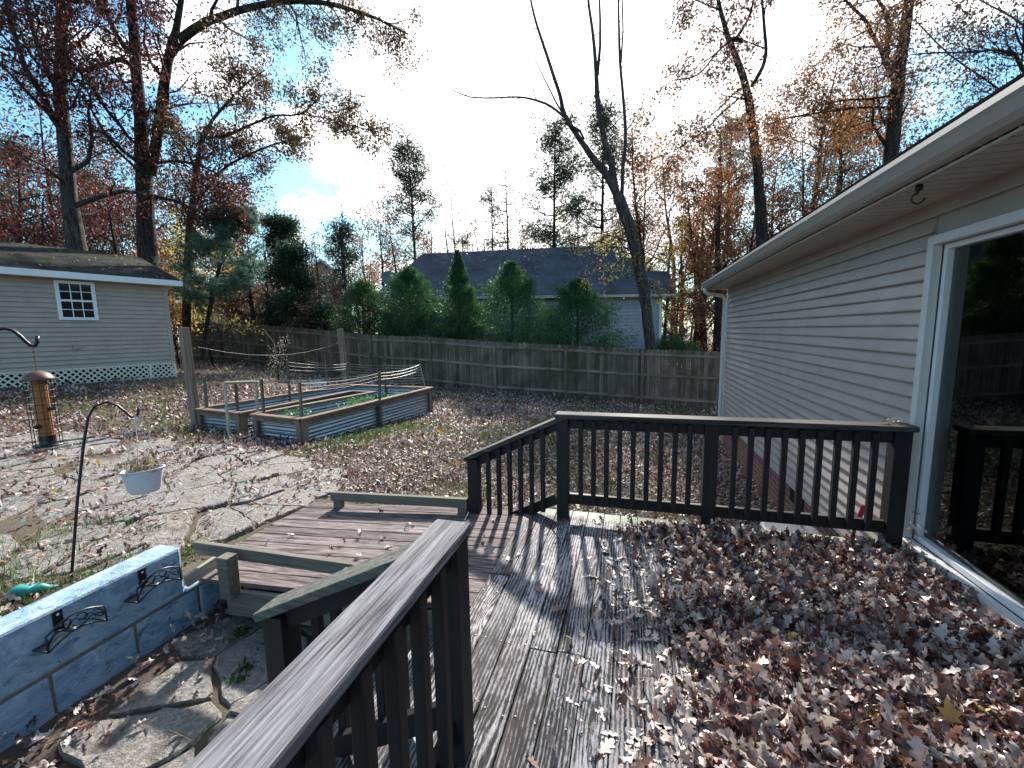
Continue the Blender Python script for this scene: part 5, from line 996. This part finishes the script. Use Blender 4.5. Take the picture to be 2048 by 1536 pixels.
# white pine
def whitepine():
    rg=np.random.default_rng(150); t=Tree(rg); r=17.6; a=t.px([(405,720,11),(415,640,10),(432,560,9),(450,500,7),(470,450,4),(480,428,2)],r,k=7); P_=[];D_=[]
    for j in range(64):
        u=rg.random(); f=(.22+.78*u)*(len(a[0])-1); i=min(int(f),len(a[0])-2); p=a[0][i]+(a[0][i+1]-a[0][i])*(f-i); an=rg.uniform(0,6.28); d=np.array([math.cos(an)+.45,math.sin(an)-.1,.12]); L=(1.75*(1-u)+.35)*rg.uniform(.6,1.1); pp=t.path(p,d,L,6,.12,.03); t.w.tube(pp,np.linspace(.02,.006,7),4,cap=False)
        for q in range(22):
            w=rg.uniform(.3,1); k=min(int(w*6),5); c0=pp[k]+(pp[k+1]-pp[k])*(w*6-k)+rg.normal(0,.09,3); nn=34; P_.append(np.repeat(c0[None],nn,0)+rg.normal(0,.012,(nn,3))); D_.append(np.repeat((nrm(c0-p)*.6)[None],nn,0)) 
    T,_=t.build('pine_tree','young soft blue green pine in front of the fence, right of the slender oak','tree','bark_dark',None,0); V,Fc,rn=leaves(np.vstack(P_),.17,(NEED[0]*[2.2,1],NEED[1]),rg,np.vstack(D_),None,.75,.3); fastmesh('crown',V,Fc,rn,'whitepine',T)
whitepine()
decid(420,470,21,130,'low tree with yellow leaves around the slender oak trunk','yellowleaf',151,1.3,.2,.12,trw=.5)
decid(350,500,20.5,90,'small yellow and green tree just right of the shed roof','orangeleaf',152,1.1,.15,.12,trw=.5)
pinetree(575,442,30,85,'dark narrow cedar behind the fence, right of the blue green pine',153,.03,m_='cedar',clump=1.4,ns=90,name='cedar_tree')
pinetree(600,500,27,95,'lower dark cedar just left of the distant cream house',154,.03,m_='cedar',clump=1.2,ns=70,name='cedar_tree')
decid(590,395,33,110,'tree with sparse pinkish leaves above the dark narrow cedar','rustleaf',155,.7,.2,.13)
decid(510,420,27,110,'red orange leaved tree behind the blue green pine','rustleaf',156,1.4,.15,.15)
decid(640,450,30,100,'thin bare branched tree in front of the distant cream house','brownleaf',157,.15,.2,.12,name='bare_tree',trw=.8)
decid(610,600,24,50,'gnarled thin trunk rising just behind the fence at the distant house','brownleaf',158,.5,.3,.12,trw=.9)
decid(665,560,25,60,'sparse shrub tree between the distant house and the leftmost cypress','brownleaf',159,.9,.1,.1,trw=.5)
pinetree(640,620,24,70,'low dark evergreen shrub just above the fence left of the cypresses',160,.02,m_='cedar',clump=1.3,ns=50,name='evergreen_shrub')
decid(40,250,24,190,'dark red leaved tree at the left picture edge behind the shed','oakred',161,1.17,.1,.16)
decid(190,280,26,150,'slim dark red tree between the two big oaks','oakred',162,0.85,.2,.16)
decid(240,380,23,150,'dark red understory tree between the shed roof and the massive oak','oakred',163,1.04,.1,.14)
decid(95,360,22,150,'crimson leaved small tree just above the left part of the shed roof','oakred',164,1.17,.1,.14)
pinetree(200,350,34,140,'dark evergreen far behind the big oaks',165,.1,clump=1.1,ns=60)
pinetree(60,300,36,140,'dark evergreen far back at the left edge',166,.1,clump=1.1,ns=60)
decid(460,330,34,140,'tall sparse reddish tree seen through the slender oak','oakred',167,.9,.2,.16)
decid(330,300,32,150,'olive leaved tree behind the massive oak','oakbrown',168,1.3,.15,.17)
decid(1500,420,40,150,'far rust tree behind the gap at the house corner','rustleaf',169,1.2,.15)
decid(1850,330,20,160,'thin branched tree low above the gutter at the right','brownleaf',170,.35,.2,.1,trw=.4)
for k,(px_,py_,r_,cw_,m__,d_,lb) in enumerate((
 (1290,330,34,150,'rustleaf',1.2,'rust tree peeking right of the slender multi stem tree'),(1345,270,37,150,'orangeleaf',.9,'golden tree filling the gap behind the broad rust tree'),
 (1480,300,27,130,'rustleaf',1.2,'rusty orange tree just left of the dark trunked oak'),(1540,300,30,150,'orangeleaf',1.2,'golden tree directly right of the dark trunked oak trunk'),
 (1660,150,26,150,'orangeleaf',1.0,'tall gold brown tree left of the thick maple trunk'),(1730,240,31,150,'orangeleaf',1.1,'gold tree touching the thick maple trunk'),
 (1870,200,27,170,'brownleaf',.7,'sparse tall tree right of the thick maple trunk'),(1600,60,30,160,'brownleaf',.8,'tall faint brown tree between the oak and the maple'),
 (1325,440,26,90,'yellowleaf',.8,'yellow green sapling tree right of the slender multi stem tree'),(1420,450,26,100,'rustleaf',.8,'rusty tree above the corner of the house'),
 (770,420,36,120,'rustleaf',1.,'rust tree between the bare vase tree and the tall dark pine'),(960,440,40,110,'brownleaf',.6,'thin brown tree under the second thin pine'),
 (540,460,31,120,'oakred',1.3,'dark red tree left of the dark narrow cedar'),(470,400,30,130,'orangeleaf',.9,'golden brown tree behind the blue green pine'),
 (300,420,25,140,'brownleaf',1.,'brown tree right behind the massive oak trunk'),(20,380,21,150,'oakred',.9,'crimson tree hanging over the left end of the shed roof'),
 (380,330,28,140,'oakbrown',1.1,'olive tree behind the slender oak'),(150,200,30,160,'oakbrown',1.1,'olive brown tree high between the big oaks'))): decid(px_,py_,r_,cw_,lb,m__,300+k,d_,.12,.15)
# boxwood behind the fence
def bush(px,py,r,W,h,label,seed):
    rg=np.random.default_rng(seed); b=P(px,py,r=r); T=thing('bush',label,'bush',(b[0],b[1],gz(b[0],b[1])),'round green bushes behind the fence'); n_=5200; v=rg.normal(size=(n_,3)); v/=np.linalg.norm(v,axis=1)[:,None]; v*=(rg.random(n_)**.3)[:,None]*(.85+.25*vnoise(v[:,0]*3+9,v[:,1]*3+v[:,2]*4,.6))[:,None]; pos=b+v*[W,W,h]+[0,0,-h*.5]; V,Fc,rn=leaves(pos,.07,SIMP,rg,v,None,.6,.3); fastmesh('foliage',V,Fc,rn,'cypress',T)
    mb=MB(); mb.tube([(b[0],b[1],gz(b[0],b[1])-.1),(b[0],b[1],b[2]-h*.6)],.06,6); mb.build('stem','bark_dark',T)
bush(1342,682,20.5,.65,.6,'round clipped green bush next to the neighbour corner',181); bush(1372,694,20,.7,.5,'lower round green bush just left of the downspout',182)
# sapling in the yard
t=Tree(np.random.default_rng(190)); sp=P(*zpx(775,540),z=-.3); r_=math.hypot(sp[0],sp[1]); a=t.px([(zpx(778,545)[0],zpx(0,545)[1],4),(zpx(770,450)[0],zpx(0,450)[1],3.5),(zpx(765,350)[0],zpx(0,350)[1],3),(zpx(770,250)[0],zpx(0,250)[1],2),(zpx(790,165)[0],zpx(0,165)[1],1)],r_,k=6)
t.sprout(*a,22,.62,0,.25,.35,.9,13,.07,minr=.004); t.sprout(*a,7,.8,0,.1,.5,.9,0,.05,minr=.004)
MT['beigeleaf']=leafmat('beige_leaves',[(.42,.36,.26),(.34,.26,.17),(.5,.45,.33)],.4)
t.build('sapling','small sapling with pale beige leaves behind the raised bed','sapling','bark_grey','beigeleaf',.06)
t=Tree(np.random.default_rng(191)); q=P(*zpx(405,310),z=-.1); a=t.px([(zpx(405,320)[0],zpx(0,320)[1],2),(zpx(400,270)[0],zpx(0,270)[1],1.6),(zpx(405,215)[0],zpx(0,215)[1],1)],math.hypot(q[0],q[1]),k=5); t.sprout(*a,6,.4,0,.2,.4,.9,4,.05,minr=.004); t.build('sapling','tiny twiggy sapling near the fence in the left back corner','sapling','bark_grey','beigeleaf',.06)
mb=MB(); a=P(*zpx(650,62),r=14); b=P(*zpx(735,165),r=13.6); mb.tube([P(*zpx(760,330),r=13.3),b,a],.012,5); o=mb.build('garden_cane','stake',None); tag(o,'long thin pale cane leaning above the sapling','cane')
# far woods
rg=np.random.default_rng(200); w=MB(); 
for k in range(170):
    an=math.radians(rg.uniform(-80,42)); r=rg.uniform(48,85); x,y=math.sin(an)*r,math.cos(an)*r; h=rg.uniform(8,15); w.tube([(x,y,-1.5),(x+rg.normal(0,.3),y,h*.5),(x+rg.normal(0,.8),y,h)],[.22,.16,.05],5,cap=False)
fw=w.build('far_woods','bark_dark',None); tag(fw,'far off autumn woods closing the view behind the houses','woods',kind='stuff')
for (m_,n_,zl,zh) in (('rustleaf',60000,.5,15),('oakbrown',40000,.5,15),('cedar',34000,.0,10),('oakred',30000,0,11)):
    cn=420; an=np.radians(rg.uniform(-80,42,cn)); r=rg.uniform(46,82,cn); cz=rg.uniform(zl,zh*.8,cn); i_=rg.integers(0,cn,n_); pos=np.column_stack([np.sin(an[i_])*r[i_],np.cos(an[i_])*r[i_],cz[i_]])+rg.normal(0,1,(n_,3))*[1.7,1.7,1.5]
    V,Fc,rn=leaves(pos,.38,FROND,rg,None,None,1,.3); o=fastmesh('far_foliage',V,Fc,rn,m_); tag(o,{'rustleaf':'rust coloured foliage of the far woods','oakbrown':'olive brown foliage of the far woods','cedar':'dark evergreen foliage of the far woods','oakred':'dark red undergrowth of the far woods'}[m_],'woods',kind='stuff')
n_=30000; an=np.radians(rg.uniform(-68,34,n_)); r=rg.uniform(22,34,n_); x,y=np.sin(an)*r,np.cos(an)*r; pos=np.column_stack([x,y,gz(x,y)+rg.random(n_)**1.6*(1.2+2.2*fb(x,y,2.))]); q=(pos-E0)@bk_; q2=(pos-E0)@ev; k=~((q>-.5)&(q<9)&(q2>-.5)&(q2<16)); pos=pos[k]
V,Fc,rn=leaves(pos,.15,SIMP,rg,None,None,1,.3); tag(fastmesh('undergrowth',V,Fc,rn,'brownleaf'),'brown undergrowth on the ground behind the fence','undergrowth',kind='stuff')

# ================================================================== LIGHT
sdv=ray(1121,664); az=math.atan2(sdv[0],sdv[1]); el=math.radians(33)
SD=Vector((math.sin(az)*math.cos(el),math.cos(az)*math.cos(el),math.sin(el)))
L=bpy.data.lights.new('sun','SUN'); L.energy=4.2; L.angle=math.radians(2.0); L.color=(1,.94,.86); lo_=bpy.data.objects.new('sun',L); COL.objects.link(lo_); lo_.rotation_euler=(-SD).to_track_quat('-Z','Y').to_euler()
W=bpy.data.worlds.new('World'); sc.world=W; W.use_nodes=True; nt=W.node_tree; nt.nodes.clear()
class WN(N):
    def __init__(s,t): s.t=t
n=WN(nt)
sky=n.n('ShaderNodeTexSky',sky_type='NISHITA',sun_disc=False,sun_elevation=el,sun_rotation=az); 
v=n.n('ShaderNodeTexCoord').outputs['Generated']; vn=n.n('ShaderNodeVectorMath',{0:v},operation='NORMALIZE').outputs[0]
dt=n.n('ShaderNodeVectorMath',{0:vn,1:tuple(SD)},operation='DOT_PRODUCT').outputs['Value']
sv=n.n('ShaderNodeVectorMath',{0:vn,1:(1,1,2.2)},operation='MULTIPLY').outputs[0]
cn=n.noise(sv,2.9,8,.6,.5); glow=n.math('POWER',n.math('MAXIMUM',dt,0),11.)
m_=n.math('ADD',n.math('MULTIPLY',glow,.55),cn)
msk=n.ramp(m_,[(.55,(.0,0,0)),(.70,(1,1,1))])
skc=n.mix(1.,sky.outputs[0],(.62,1.0,1.08),'MULTIPLY')
col=n.mix(msk,n.mix(1.,skc,(.085,.085,.085),'MULTIPLY'),(.9,.885,.89))
bg=n.n('ShaderNodeBackground',{0:col,1:1.0}); o=n.n('ShaderNodeOutputWorld'); nt.links.new(bg.outputs[0],o.inputs[0])
sc.view_settings.view_transform='Standard'; sc.view_settings.look='None'; sc.view_settings.exposure=1.45; sc.view_settings.gamma=1
sc.render.engine='CYCLES'; sc.cycles.use_denoising=True; sc.cycles.max_bounces=6; sc.cycles.diffuse_bounces=3; sc.cycles.glossy_bounces=3; sc.cycles.transparent_max_bounces=8; sc.cycles.transmission_bounces=4; sc.cycles.caustics_reflective=False; sc.cycles.caustics_refractive=False
sc.cycles.sample_clamp_indirect=6
